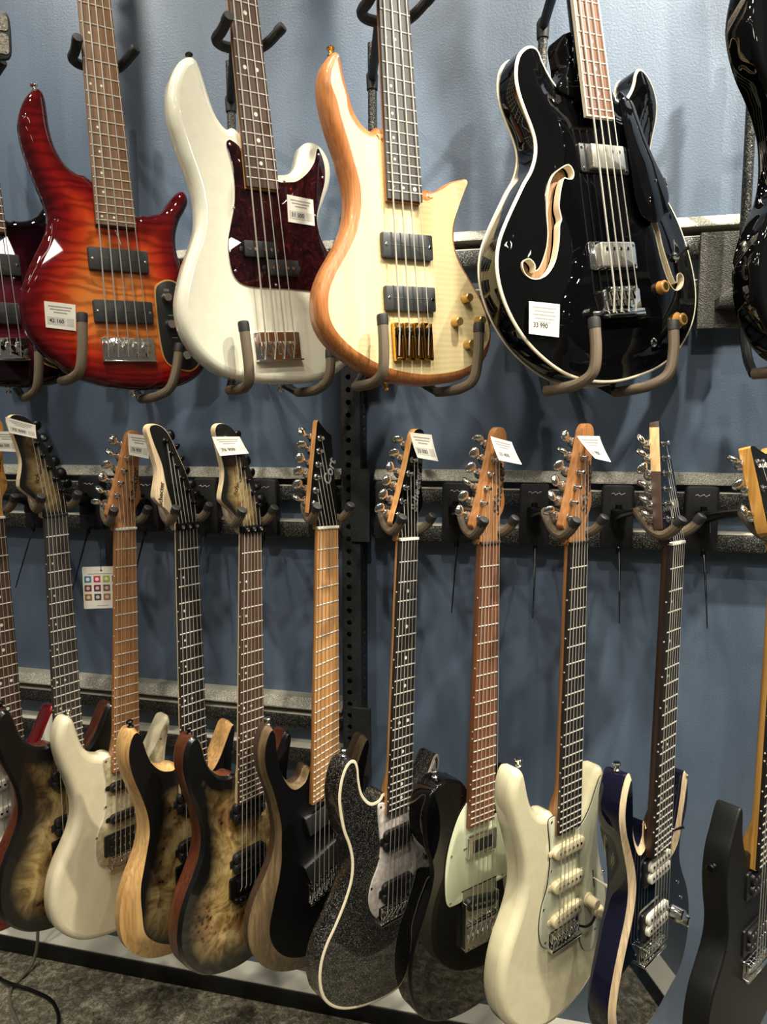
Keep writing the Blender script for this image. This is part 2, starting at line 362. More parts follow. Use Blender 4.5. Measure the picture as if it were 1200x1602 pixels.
# perforated upright
def holed(w, h, r, pitch, off, th):
    V = [Vector((0, 0)), Vector((w, 0)), Vector((w, h)), Vector((0, h))]; E = [(0, 1), (1, 2), (2, 3), (3, 0)]; cs = []
    y = pitch
    while y < h - pitch: cs.append((off, y)); y += pitch
    for cx, cy in cs:
        b = len(V); V += [Vector(p) for p in circ(r, cx, cy, 10)]; E += [(b + k, b + (k + 1) % 10) for k in range(10)]
    vo, eo, fo, *_ = geometry.delaunay_2d_cdt(V, E, [], 1, 1e-7)
    C = np.array(cs); keep = []
    for f in fo:
        c = np.mean([(vo[i].x, vo[i].y) for i in f], 0)
        if np.min(np.linalg.norm(C - c, axis=1)) > r * .95: keep.append(tuple(f))
    Vv = [(v.x, v.y, 0) for v in vo]
    for cx, cy in cs:                                   # depth of each hole
        b = len(Vv); ring = circ(r, cx, cy, 10)
        Vv += [(x, y, 0) for x, y in ring] + [(x, y, -th) for x, y in ring]
        keep += [(b + k, b + (k + 1) % 10, b + 10 + (k + 1) % 10, b + 10 + k) for k in range(10)]
    return Vv, keep
post = empty('perforated_post', Matrix.Translation((-.397, -.03, 0)))
H = 1.74
fv, ff = holed(.0405, H, .0056, .0255, .0155, .003)
mk('front_flange', [(x - .0205, -.028 + (-z), y) for x, y, z in fv], ff, 'post_powder', post, 0)
sv, sf = holed(.055, H, .0056, .0255, .030, .003)
mk('side_flange', [(.020 + z, -.028 + x, y) for x, y, z in sv], sf, 'post_powder', post, 0)
mk('side_flange', [(-.0205, -.028, 0), (-.0205, .03, 0), (-.0205, .03, H), (-.0205, -.028, H), (-.018, -.025, 0), (-.018, .03, 0), (-.018, .03, H), (-.018, -.025, H)],
   [(0, 1, 2, 3), (7, 6, 5, 4), (0, 3, 7, 4)], 'post_powder', post, 0)
mk('channel_back', *xf(wbox(-.018, .017, .008, .016, 0, H, 0), Matrix.Identity(4)), 'dark_void', post, 0)
for z in (ZC - .150, ZC + .314, ZC - .657):
    mk('rail_bracket', *wbox(.001, .042, -.036, -.029, z - .075, z + .075, .002), 'post_powder', post)
tag(post, 'tall black upright post punched with a column of round holes', 'post')

# ------------------------------------------------------------------ guitar builder
def fr(L, n): return -L * (1 - 2 ** (-n / 12))
class Gtr:
    def __init__(s, name, label, cat, pose, ymin, group=None):
        s.M = posemat(*pose); s.base = Vector((0, ymin, -34))
        s.root = empty(name, s.M @ Matrix.Translation(s.base * .001)); tag(s.root, label, cat, group)
        s.hm = Matrix.Identity(4); s.cache = {}
    def pt(s, p): return tuple((Vector(p) - s.base) * .001)
    def part(s, name, g, mat, parent=None, smooth=30, attr=None, head=False, label=None):
        V = [s.hm @ Vector(v) for v in g[0]] if head else g[0]
        o = mk(name, [s.pt(v) for v in V], g[1], mat, parent or s.root, smooth, attr)
        if label: o['label'] = label
        return o
    def many(s, name, key, g, mat, spots, parent=None, smooth=30):
        """the same little mesh at several local points"""
        out = []
        for p in spots:
            if key not in SHARED:
                SHARED[key] = mk(name, [(v[0] * .001, v[1] * .001, v[2] * .001) for v in g[0]], g[1], mat, None, smooth); o = SHARED[key]; o.parent = parent or s.root
            else: o = dupo(SHARED[key], parent or s.root)
            o.location = s.pt(p); o.rotation_euler = (0, 0, 0); o.scale = (1, 1, 1); o.name = name
            out.append(o)
        return out
SHARED = {}
def mindist(P, O):
    d = np.full(len(P), 1e9)
    for i in range(0, len(P), 400):
        q = P[i:i + 400]; d[i:i + 400] = np.sqrt(((q[:, None, :] - O[None, :, :2]) ** 2).sum(2)).min(1)
    return d
def capmesh(T, O, zf, arch, grid=9, holes=()):
    """triangulated top inside loop T, with distance-to-edge stored for painted bursts"""
    mn, mx = T.min(0), T.max(0)
    gx, gy = np.meshgrid(np.arange(mn[0], mx[0], grid), np.arange(mn[1], mx[1], grid)); g = np.stack([gx.ravel(), gy.ravel()], 1)
    g = g + np.array([[((i * 7919) % 13) / 13 - .5, ((i * 104729) % 17) / 17 - .5] for i in range(len(g))]) * grid * .3
    g = g[inpoly(g, T)]; g = g[mindist(g, T) > grid * .55]
    for h in holes: g = g[~inpoly(g, h)]; g = g[mindist(g, h) > grid * .4] if len(g) else g
    n = len(T); V = [Vector((float(p[0]), float(p[1]))) for p in T] ; E = [(i, (i + 1) % n) for i in range(n)]
    for h in holes:
        b = len(V); V += [Vector((float(p[0]), float(p[1]))) for p in h]; E += [(b + k, b + (k + 1) % len(h)) for k in range(len(h))]
    V += [Vector((float(p[0]), float(p[1]))) for p in g]
    vo, eo, fo, *_ = geometry.delaunay_2d_cdt(V, E, [], 1, 1e-4)
    P = np.array([(v.x, v.y) for v in vo]); d = mindist(P, O); F = [tuple(f) for f in fo]
    if holes:
        cen = np.array([P[list(f)].mean(0) for f in F]); bad = np.zeros(len(F), bool)
        for h in holes: bad |= inpoly(cen, h)
        F = [f for f, b in zip(F, bad) if not b]
    dT = mindist(P, T)
    return [(p[0], p[1], zf + arch(dd)) for p, dd in zip(P, dT)], F, d / 100
def build_body(g, ctrl, zf, th, w=8, h=8, side='x', top=None, ring=None, chamfer=False, arch=None, seg=5, holes=(), backr=7, wfun=None):
    O = ccw(cr(ctrl, seg)); N = inward(O); n = len(O)
    W = np.full(n, float(w)) if O.shape[1] == 2 else O[:, 2]
    O = O[:, :2]; zb = zf - th
    arch = arch or (lambda d: 0)
    Rg = lambda ins, z: [(p[0], p[1], z) for p in O + N * np.reshape(ins, (-1, 1)) * np.ones((n, 1))]
    side_r = [Rg(backr, zb), Rg(backr * .3, zb + backr * .3), Rg(0, zb + backr), Rg(0, zf - h)]
    ringl = [Rg(0, zf - h)]
    for k in range(1, 6):
        if chamfer:
            t = k / 5; q = t * t * (3 - 2 * t) * .35 + t * .65; ringl.append(Rg(W * t, zf - h + h * q))
        else:
            a = R(90) * k / 5; ringl.append(Rg(W * (1 - math.cos(a)), zf - h + h * math.sin(a)))
    T = O + N * W[:, None]
    cV, cF, cA = capmesh(T, O, zf, arch, holes=holes)
    sV, sF = loops(side_r, False, False)
    bl = np.array(side_r[0])[:, :2]; bV, bF, _ = capmesh(bl, O, zb, lambda d: 0, 60); sV, sF = merge((sV, sF), (bV, [f[::-1] for f in bF])); rV, rF = loops(ringl, False, False)
    rA = mindist(np.array(rV)[:, :2], O) / 100
    if top is None and ring is None:
        V, F = merge((sV, sF), (rV, rF), (cV, cF)); A = [0] * len(sV) + list(rA) + list(cA)
        b = g.part('body', (V, F), side, None, 40, A)
    elif ring is None or ring == top:
        b = g.part('body', (sV, sF), side, None, 40, [0] * len(sV))
        V, F = merge((rV, rF), (cV, cF)); g.part('top', (V, F), top, None, 40, list(rA) + list(cA))
    elif ring == side:
        V, F = merge((sV, sF), (rV, rF)); b = g.part('body', (V, F), side, None, 40, [0] * len(sV) + list(rA))
        g.part('top', (cV, cF), top, None, 40, cA)
    else:
        b = g.part('body', (sV, sF), side, None, 40, [0] * len(sV))
        g.part('binding', (rV, rF), ring, None, 40, rA); g.part('top', (cV, cF), top, None, 40, cA)
    return O, T
def neckgeo(wn, wend, y1, th0, th1, heel, y0=12):
    rs = []; ys = list(np.linspace(y0, y1, 22))
    for y in ys:
        f = min(max(-y / -y1 if y1 else 0, 0), 1); f = min(max(y / y1, 0), 1)
        hw = (wn + (wend - wn) * f) / 2 - .4; t = th0 + (th1 - th0) * f
        k = min(max((y - (y1 + 75)) / -45, 0), 1); t = t + heel * k * k * (3 - 2 * k); p = .75 - .35 * k
        rs.append([(hw, y, -5)] + [(hw * math.copysign(abs(math.cos(a)) ** p, math.cos(a)), y, -5 - t * math.sin(a) ** p) for a in np.linspace(.12, math.pi - .12, 9)] + [(-hw, y, -5)])
    return loops(rs)
TUN = {}
def add_neck(g, L, wn, w24, nfr, board, neckm, yend=None, bound=None, dots='dot', nut='bone', visible_from=0, fan=None, side_dots=False, th=(15, 17), heel=6, neck_end=None, dotm='inlay_white'):
    wid = lambda y: wn + (w24 - wn) * (y / fr(L, 24))
    ye = yend if yend is not None else fr(L, nfr) - 6
    el = er = ye
    if fan: el, er = fr(fan[0], nfr) - 5, fr(fan[1], nfr) - 5
    hwe = wid((el + er) / 2) / 2
    poly = [(-wn / 2, -1), (-hwe, el), (hwe, er), (wn / 2, -1)]
    fb = g.part('fretboard', prism(poly, -6, 0, .7), board)
    if bound:
        for sx in (-1, 1): g.part('fretboard_binding', prism([(sx * (wn / 2 - 2), -1), (sx * (hwe - 2), ye), (sx * (hwe + .4), ye), (sx * (wn / 2 + .4), -1)], -6.2, .25), bound)
        g.part('fretboard_binding', prism([(-hwe - .4, ye - .2), (hwe + .4, ye - .2), (hwe + .4, ye + 2.2), (-hwe - .4, ye + 2.2)], -6.2, .25), bound)
    g.part('neck', neckgeo(wn, hwe * 2, (neck_end or min(el, er) - 2), th[0], th[1], heel), neckm)
    if 'fret' not in SHARED:
        V = [(-.0005, 0, 0)] ; pr = [(-1.2, -.3), (-1.0, .7), (0, 1.2), (1.0, .7), (1.2, -.3)]
        V = [(x, y * .001, z * .001) for x in (-.5, .5) for y, z in pr]; n = 5
        SHARED['fret'] = mk('fret', V, [tuple(range(n)), tuple(range(2 * n - 1, n - 1, -1))] + [(i, i + n, (i + 1) % n + n, (i + 1) % n) for i in range(n)], 'steel_fret', fb, 40); first = True
    else: first = False
    for k in range(1, nfr + 1):
        y = fr(L, k); rot = 0; W = wid(y)
        if fan: yl, yr = fr(fan[0], k), fr(fan[1], k); y = (yl + yr) / 2; W = wid(y); rot = math.atan2(yr - yl, W)
        o = SHARED['fret'] if first else dupo(SHARED['fret'], fb); first = False
        o.name = 'fret'; o.location = g.pt((0, y, 0)); o.rotation_euler = (0, 0, rot); o.scale = ((W - (1.2 if not bound else 4)) * .001 / math.cos(rot), 1, 1)
    if nut: g.part('nut', rbox(wn + .5, 4.6, -6, 2.6, .6, 0, 1.8, .5), nut)
    mids = lambda k: (fr(L, k) + fr(L, k - 1)) / 2
    if dots:
        sp = []
        for k in (3, 5, 7, 9, 15, 17, 19, 21):
            if k <= nfr: sp.append((0 if dots == 'dot' else (-wid(mids(k)) * .26 if dots == 'left' else 0), mids(k), 0))
        for k in (12, 24):
            if k <= nfr:
                d = wid(mids(k)) * (.2 if dots == 'dot' else .15); c = 0 if dots == 'dot' else -wid(mids(k)) * .2
                sp += [(c - d, mids(k), 0), (c + d, mids(k), 0)]
        r_ = 3.1 if L < 700 else 3.4
        if dots == 'left': r_ = 2.2
        g.many('inlay_dot', 'dot%s%s' % (r_, dotm), lathe([(0, -.4), (r_, -.4), (r_, .28), (0, .28)]), dotm, sp, fb)
    if side_dots:
        sp = []
        for k in (3, 5, 7, 9, 15, 17, 19, 21): sp.append((-wid(mids(k)) / 2 - .05, mids(k), -3.2))
        for q in (-6, 6): sp.append((-wid(mids(12)) / 2 - .05, mids(12) + q, -3.2))
        g.many('side_dot', 'sdot', lathe([(1.3, -.35), (1.3, .35)], axis=(1, 0, 0), n=8), 'inlay_white', sp, fb)
    return wid, ye
def strings(g, xn, xb, L, posts=None, rad=(.62, .24), zb=3.2, zend=None, ytail=14, fanL=None, start=None, mat='nickel_string'):
    n = len(xb)
    for i in range(n):
        Li = L if not fanL else fanL[0] + (fanL[1] - fanL[0]) * i / (n - 1)
        r_ = rad[0] + (rad[1] - rad[0]) * i / (n - 1); p = []
        if posts: q = g.hm @ Vector((posts[i][0], posts[i][1], 2.5)); p.append(tuple(q)); p.append((xn[i], 3, 2.2))
        else: p.append((xn[i], 6, 2))
        p.append((xb[i], -Li, zb)); p.append((xb[i], -Li - ytail, zend if zend is not None else zb - 9))
        g.part('string', tube(p, r_, 6), mat, None, 60)
def headstock(g, poly, side_m, face_m=None, posts=(), tside=-1, hw='chrome', tilt=0, smoothpoly=True, th=14, texts=(), edge_attr=False, sharp=False, vpoly=None):
    g.hm = Matrix.Translation((0, 5, 0)) @ Matrix.Rotation(R(-tilt), 4, 'X') @ Matrix.Translation((0, -5, 0))
    P = ccw(cr(poly, 4)) if not sharp else ccw(poly)
    hs = g.part('headstock', prism(P, -4 - th, -4, 1.0, 1.0), side_m, head=True)
    if face_m:
        Q = P[:, :2] + inward(P) * .4 if vpoly is None else ccw(cr(vpoly, 4))[:, :2]
        cV, cF, cA = capmesh(Q, P[:, :2], -3.4, lambda d: 0, 7)
        V, F = merge((cV, cF), loops([[(p[0], p[1], -4.2) for p in Q], [(p[0], p[1], -3.4) for p in Q]], False, False))
        g.part('face_veneer', (V, F), face_m, hs, 40, list(cA) + [0] * (2 * len(Q)), head=True)
    for (s, size, x, y, ang, m, sh) in texts:
        V, F = textmesh(s, size, .02 * size, sh)
        mt = Matrix.Translation((x, y, -3.1)) @ Matrix.Rotation(R(ang), 4, 'Z')
        g.part('lettering', xf((V, F), mt), m, hs, 0, head=True)
    key = 'tuner' + hw
    q3 = g.hm.to_3x3()
    for i, (x, y, *sd) in enumerate(posts):
        ts = sd[0] if sd else tside
        if key not in SHARED:
            body = merge(lathe([(5.4, 0), (5.4, 1.2), (4.2, 2.0), (3.0, 2.4), (2.6, 7.6), (3.4, 8.4), (3.4, 10.6), (2.6, 11.4), (0, 11.4)], n=12),
                lathe([(3, -th), (8.6, -th), (8.8, -th - 11), (6.6, -th - 15), (0, -th - 15)], n=14),
                rbox(13, 10, -th - 10, -th - .5, 2, -6, 0, 1), tube([(-6, 0, -th - 5), (-20, 0, -th - 5)], [2.6, 1.7], 8))
            SHARED[key] = mk('tuner', [(a * .001, b * .001, c * .001) for a, b, c in body[0]], body[1], hw, None, 40); o = SHARED[key]; o.parent = g.root
            prof = [(x_, r__) for x_, r__ in ((0, 1.8), (1.5, 3.6), (4, 5.6), (8, 6.6), (12, 6.3), (15, 4.6), (16.4, 2.2), (16.8, .1))]
            bV, bF = lathe([(r__, z_) for z_, r__ in prof], (0, 0, 0), (-1, 0, 0), 14)
            bV = [(a * 1.1, b * 1.5, c * .72) for a, b, c in bV]
            SHARED[key + 'b'] = mk('tuner_button', [(a * .001, b * .001, c * .001) for a, b, c in bV], bF, hw, None, 50); bo = SHARED[key + 'b']; bo.parent = o
        else:
            o = dupo(SHARED[key], g.root); bo = dupo(SHARED[key + 'b'], o); 
        o.name = 'tuner'; bo.name = 'tuner_button'
        o.location = g.pt(g.hm @ Vector((x, y, -4)))
        e = Matrix.Rotation(R(-tilt), 4, 'X') @ Matrix.Rotation(R((-24 if ts < 0 else 204)), 4, 'Z')
        o.rotation_euler = e.to_euler(); o.scale = (1, 1, 1)
        bo.location = (-.0165, 0, -(th + 5) * .001); bo.rotation_euler = (R(random.uniform(-70, 70)), 0, 0); bo.scale = (1, 1, 1)
    return hs
def pickup_single(g, x, y, ang, cov, pole, z, w=70, d=18, h=9, name='pickup'):
    p = g.part(name, merge(rbox(w, d, z, z + h, d / 2 - .5, x, y, 1.2, ang), rbox(w + 13, d * .55, z, z + 1.4, 4, x, y, .4, ang)), cov)
    c, s = math.cos(R(ang)), math.sin(R(ang))
    sp = [(x + t * c, y + t * s, z + h) for t in np.linspace(-26, 26, 6)]
    g.many('pole_piece', 'pole' + pole, lathe([(2.4, -1), (2.4, .7), (0, .7)], n=10), pole, sp, p)
    return p
def pickup_hb(g, x, y, ang, cov, pole, z, ringm=None, h=8):
    if ringm: g.part('pickup_ring', rbox(90, 44, z, z + 3, 4, x, y, .8, ang), ringm)
    c, s = math.cos(R(ang)), math.sin(R(ang)); sp = []; gs = []
    for q in (-9.3, 9.3):
        cx, cy = x - q * s, y + q * c; gs.append(rbox(69, 17.6, z, z + h, 7.5, cx, cy, 1.2, ang))
        sp += [(cx + t * c, cy + t * s, z + h) for t in np.linspace(-25, 25, 6)]
    p = g.part('pickup', merge(*gs, rbox(80, 14, z, z + 2, 2, x, y, .4, ang)), cov)
    g.many('pole_piece', 'pole' + pole, lathe([(2.4, -1), (2.4, .7), (0, .7)], n=10), pole, sp, p); return p
def soapbar(g, x, y, w, d, z, mat='pickup_black', screw='chrome', h=9):
    p = g.part('pickup', rbox(w, d, z, z + h, 3.2, x, y, 1.4), mat)
    g.many('pickup_screw', 'pscr' + screw, merge(lathe([(2.6, -.5), (2.6, .5), (1.4, .9), (0, .9)], n=10)), screw, [(x - w / 2 + 6, y, z + h), (x + w / 2 - 6, y, z + h)], p)
    g.part('pickup_ridge', rbox(w - 24, 1.2, z + h - .4, z + h + .3, .5, x, y, .2), mat, p)
def saddle_set(g, xs, L, z, mat, w=9, d=18, fanL=None, parent=None, h=9):
    out = []
    for i, x in enumerate(xs):
        Li = L if not fanL else fanL[0] + (fanL[1] - fanL[0]) * i / (len(xs) - 1)
        gm = merge(rbox(w, d, z, z + h * .55, 1, x, -Li - d * .3, .5), rbox(w, d * .34, z + h * .5, z + h, 1, x, -Li - .5, .7), tube([(x, -Li - d * .7, z + 3), (x, -Li - d * 1.25, z + 3)], 1.5, 6),
                   tube([(x - w * .28, -Li, z + h - 1), (x - w * .28, -Li, z + h + 1.6)], 1.0, 6), tube([(x + w * .28, -Li, z + h - 1), (x + w * .28, -Li, z + h + 1.6)], 1.0, 6))
        out.append(g.part('saddle', gm, mat, parent))
    return out
def knob(g, x, y, z, r, h, mat, axis=(0, 0, 1), flare=1.0, name='control_knob', capm=None):
    k = g.part(name, lathe([(r * 1.08 * flare, 0), (r * 1.08 * flare, h * .12), (r, h * .2), (r * .94, h * .92), (r * .82, h), (0, h)], (x, y, z), axis, 18), mat)
    if capm: g.part('knob_cap', lathe([(r * .6, 0), (r * .6, .5), (0, .5)], (x, y, z + h), axis, 14), capm, k)
def strap(g, x, y, z, axis, mat='chrome'):
    g.part('strap_button', lathe([(5.5, 0), (5.5, 1.5), (3.2, 3.5), (3.2, 7), (6.2, 9.5), (6.4, 11.5), (5, 13), (0, 13.2)], (x, y, z), axis, 14), mat)
def guard(g, poly, z, mat, edge='white_edge', screws=(), sm=True, seg=4, screwm='chrome'):
    P = ccw(cr(poly, seg)) if sm else ccw(poly)
    p = g.part('pickguard', prism(P[:, :2] + inward(P) * .9, z + .6, z + 2.4, .6), mat)
    g.part('pickguard_edge', prism(P[:, :2], z, z + 1.3, .5), edge, p)
    if screws: g.many('guard_screw', 'gscr' + screwm, lathe([(2.4, -.3), (2.4, .5), (1.2, 1.0), (0, 1.0)], n=10), screwm, [(x, y, z + 2.3) for x, y in screws], p)
    return p
STRAT = [(-24,-441),(-42,-439),(-60,-431),(-76,-413),(-85,-392),(-92,-367),(-98,-351),(-108,-344),(-119,-351),(-127,-372),(-128,-400),(-120,-435),(-108,-470),(-98,-505),(-95,-540),(-101,-570),(-113,-597),(-128,-625),(-139,-655),(-144,-690),(-142,-720),(-133,-748),(-113,-775),(-85,-798),(-50,-812),(-10,-818),(30,-813),(70,-799),(105,-773),(127,-736),(135,-695),(133,-655),(124,-615),(111,-575),(101,-535),(97,-500),(99,-465),(105,-432),(108,-412),(103,-399),(92,-402),(79,-424),(63,-453),(46,-473),(28,-480)]
STRAT_HEAD = [(-21,-2),(-20,13),(-35,28),(-34,38),(-25,64),(-14,102),(-5,135),(2,165),(6,179),(14,187),(26,186),(33,176),(33,155),(29,128),(29,92),(33,68),(30,52),(23,40),(19,14),(21,-2)]
STRAT_POSTS = [(-24,43),(-17,66),(-10,89),(-3,112),(4,135),(11,158)]
REV_HEAD = [(-21,-2),(-25,14),(-36,34),(-58,54),(-61,66),(-56,90),(-55,108),(-60,130),(-67,155),(-72,174),(-67,184),(-56,186),(-40,180),(-27,165),(-14,138),(0,108),(11,78),(19,50),(22,25),(21,-2)]
REV_POSTS = [(-38,156),(-28,134),(-18,112),(-8,90),(3,68),(14,46)]
def bass_head(g, n, side, face):
    po = [(-30 + 12 * i, 52 + (40 if n == 4 else 33) * i) for i in range(n)]
    headstock(g, [(x * 1.32, y * 1.22) for x, y in STRAT_HEAD], side, face, po, -1, 'chrome'); return po
def lin(a, b, n): return list(np.linspace(a, b, n))
def chamf(ctrl, f):
    """give each outline point a chamfer width that depends on where it lies"""
    return [(x, y, f(x, y)) for x, y in ctrl]
G = {}
# ---- upper row, bass guitars -------------------------------------------------
BASS1 = [(-34,-571),(-55,-565),(-72,-552),(-85,-527),(-91,-496),(-92,-468),(-94,-445),(-102,-434),(-114,-440),(-126,-455),(-136,-478),(-139,-502),(-137,-530),(-130,-560),(-121,-592),(-113,-618),(-109,-640),(-112,-660),(-122,-685),(-137,-712),(-152,-742),(-164,-772),(-170,-800),(-168,-828),(-160,-852),(-147,-873),(-126,-896),(-98,-918),(-64,-933),(-25,-943),(15,-947),(60,-947),(102,-940),(135,-924),(156,-900),(163,-868),(160,-835),(152,-800),(140,-762),(125,-720),(116,-685),(117,-655),(126,-628),(138,-608),(146,-592),(145,-578),(136,-570),(124,-577),(111,-592),(96,-611),(77,-621),(55,-624),(36,-622)]
def five_string(key, label, pose, top, side, board, detail):
    g = Gtr('bass_guitar', label, 'bass guitar', pose, -947, 'bass guitars of the upper row'); G[key] = g
    build_body(g, BASS1, -14, 42, 15, 17, side=side, top=top)
    add_neck(g, 864, 45, 70, 24, board, 'walnut_dark', yend=-655, dots='left' if detail else None, nut='bone', th=(15, 18))
    xb = lin(-36, 36, 5)
    soapbar(g, 0, -714, 106, 40, -14); soapbar(g, 0, -806, 106, 40, -14)
    br = g.part('bridge', merge(rbox(96, 44, -14, -11, 2, 4, -874, .6), rbox(96, 3, -14, -2, 1, 4, -895, .5)), 'chrome')
    saddle_set(g, xb, 864, -11, 'chrome', 13, 20, parent=br, h=11)
    strings(g, lin(-18, 18, 5), xb, 864, bass_head(g, 5, 'maple', 'black_gloss'), (1.5, .75), 3.5, -8, 24)
    pl = g.part('control_plate', prism(cr([(70,-752),(88,-744),(106,-750),(118,-780),(133,-830),(140,-872),(136,-896),(118,-911),(92,-906),(72,-893),(65,-860),(63,-800),(64,-765)], 4), -14, -11.6, .6), 'black_satin')
    g.part('plate_border', prism(cr([(69,-749),(88,-741),(108,-748),(120,-779),(136,-830),(143,-872),(139,-898),(119,-914),(90,-909),(70,-895),(62,-860),(60,-800),(61,-762)], 4), -14, -12.6, .4), 'amber_knob', pl)
    for x, y in ((82, -776), (85, -826), (109, -884), (122, -850)): knob(g, x, y, -11.6, 8.5, 15, 'chrome')
    g.part('knob_marking', merge(*[rbox(10, 1.2, -11.6, -11.3, .4, x, y, 0) for x, y in ((84, -760), (84, -762.5), (88, -808), (92, -850))]), 'ink_light', pl, 0)
    strap(g, -106, -436, -36, (-.1, 1, 0)); strap(g, 10, -946, -36, (0, -1, 0))
    return g
five_string('U1', 'glossy red and orange quilted bass guitar with two black pickups', ([-0.804,-0.242,1.025],47.9,-1.0,3.0), 'quilt_burst', 'quilt_burst', 'rosewood_brown', True)
five_string('U0', 'dark wine-burst bass guitar cut off by the left edge, upper row', ([-1.083,-0.242,1.034],47.9,-1.0,3.0), 'wine_burst', 'wine_burst', 'rosewood_red', True)

PB = [(-26,-512),(-46,-512),(-59,-499),(-67,-480),(-73,-455),(-78,-433),(-85,-416),(-97,-411),(-114,-422),(-129,-445),(-137,-467),(-140,-490),(-139,-515),(-133,-543),(-127,-568),(-120,-592),(-115,-618),(-114,-646),(-119,-676),(-131,-703),(-147,-735),(-159,-765),(-167,-794),(-168,-822),(-162,-848),(-149,-873),(-130,-894),(-106,-910),(-80,-920),(-35,-929),(12,-933),(56,-934),(100,-928),(137,-914),(163,-892),(178,-862),(180,-830),(173,-795),(157,-750),(139,-712),(122,-680),(116,-655),(120,-634),(133,-610),(147,-584),(154,-558),(151,-535),(138,-517),(122,-510),(108,-512),(97,-521),(89,-537),(80,-557),(66,-569),(46,-573),(32,-573)]
g = Gtr('bass_guitar', 'white bass guitar with dark red tortoiseshell pickguard', 'bass guitar', ([-0.528,-0.271,1.014],49.8,-1.1,5.3), -934, 'bass guitars of the upper row'); G['U2'] = g
build_body(g, PB, -13, 42, 14, 14, side='white_gloss', backr=12)
add_neck(g, 864, 42, 62, 20, 'rosewood', 'maple_amber', yend=-606, th=(15, 18), heel=4)
guard(g, [(-30,-541),(-42,-533),(-50,-532),(-55,-541),(-50,-567),(-48,-597),(-52,-631),(-62,-663),(-72,-697),(-72,-735),(-64,-756),(-46,-766),(-10,-769),(40,-770),(85,-772),(118,-773),(136,-768),(141,-748),(130,-710),(114,-679),(109,-645),(120,-612),(133,-580),(136,-552),(129,-527),(122,-524),(114,-546),(97,-567),(74,-583),(55,-587),(34,-588),(0,-575)], -13, 'tortoise',
      screws=[(-48,-540),(-54,-640),(-64,-742),(48,-588),(124,-534),(128,-572),(104,-640),(124,-700),(94,-764),(10,-763)])
for x, y in ((-15, -706), (25, -735)):
    p = g.part('pickup', merge(rbox(62, 27, -11, -3, 3, x, y, 1), rbox(9, 9, -11, -9, 3, x - 33, y, .4), rbox(9, 9, -11, -9, 3, x + 33, y, .4)), 'black_plastic')
    g.many('pole_piece', 'ppole', lathe([(3, -1), (3, .8), (0, .8)], n=10), 'chrome', [(x + t, y, -3) for t in (-22, -11, 8, 19)], p)
xb = lin(-28.5, 28.5, 4)
br = g.part('bridge', merge(rbox(90, 50, -13, -10.5, 2, 2, -868, .6), rbox(90, 3, -13, -1, 1, 2, -892, .5)), 'chrome')
saddle_set(g, xb, 864, -10.5, 'chrome', 13, 22, parent=br, h=11)
strings(g, lin(-15, 15, 4), xb, 864, bass_head(g, 4, 'maple_amber', None), (1.4, .8), 3.5, -7, 26)
knob(g, 128, -800, -13, 9, 14, 'chrome'); knob(g, 138, -835, -13, 9, 14, 'chrome')
g.part('output_jack', merge(lathe([(13, 0), (13, 1), (6, 1.2), (5, 0)], (118, -885, -13)), ), 'chrome')
strap(g, -90, -413, -34, (-.1, 1, 0), 'black_metal'); strap(g, 10, -933, -34, (0, -1, 0))

U3O = [(-26,-549),(-40,-553),(-56,-547),(-70,-530),(-78,-509),(-84,-488),(-88,-465),(-92,-449),(-101,-446),(-112,-458),(-121,-476),(-124,-498),(-122,-522),(-116,-550),(-108,-577),(-99,-606),(-92,-634),(-91,-661),(-96,-690),(-107,-717),(-125,-745),(-144,-773),(-157,-802),(-161,-830),(-157,-856),(-143,-880),(-119,-903),(-90,-921),(-62,-934),(-23,-945),(25,-951),(71,-949),(112,-941),(143,-925),(165,-901),(173,-870),(169,-839),(155,-806),(134,-774),(115,-746),(105,-719),(106,-691),(115,-658),(129,-630),(136,-615),(131,-607),(118,-609),(97,-616),(79,-627),(65,-634),(54,-630),(34,-630)]
g = Gtr('bass_guitar', 'natural pale maple bass guitar with gold hardware and brown edges', 'bass guitar', ([-0.276,-0.256,1.027],42.3,-2.1,3.0), -951, 'bass guitars of the upper row'); G['U3'] = g
def u3w(x, y):
    if x < -60 and y > -520: return 11
    if x > 60 and -660 < y: return 4
    if x > 60 and y > -900: return 9
    return 17
build_body(g, chamf(U3O, u3w), -12, 42, h=18, side='cedar_side', ring='cedar_side', top='flame_maple')
add_neck(g, 864, 42, 64, 24, 'ebony_grey', 'cedar_side', yend=-660, dots='left', th=(15, 18))
g.many('inlay_dot', 'dot3.4inlay_white', lathe([(0, -.4), (2.4, -.4), (2.4, .28), (0, .28)]), 'inlay_white', [(18, fr(864, 23.5), 0)])
soapbar(g, 2, -730, 94, 40, -12); soapbar(g, 2, -813, 94, 40, -12)
xb = lin(-28, 28, 4)
for i, x in enumerate(xb):
    b = g.part('bridge', merge(rbox(17, 62, -12, -9, 2, x + 2, -881, .6), rbox(3, 58, -12, -2, 1, x - 5, -881, .4), rbox(3, 58, -12, -2, 1, x + 9, -881, .4), rbox(16, 5, -12, -2, 1, x + 2, -910, .4)), 'gold')
    g.part('saddle', merge(rbox(10, 13, -9, 2, 1, x + 2, -866, .6), tube([(x - 2, -866, 0), (x - 2, -866, 4)], 1.2, 6), tube([(x + 5, -866, 0), (x + 5, -866, 4)], 1.2, 6)), 'black_metal', b)
    g.part('saddle_screw', tube([(x + 2, -873, -5), (x + 2, -908, -5)], 2.0, 8), 'gold', b)
strings(g, lin(-15, 15, 4), xb, 864, bass_head(g, 4, 'maple', 'flame_maple'), (1.4, .8), 3.5, -3, 40)
for x, y in ((114, -808), (91, -848), (139, -845), (114, -885)): knob(g, x, y, -12, 7.6, 17, 'gold_knob')
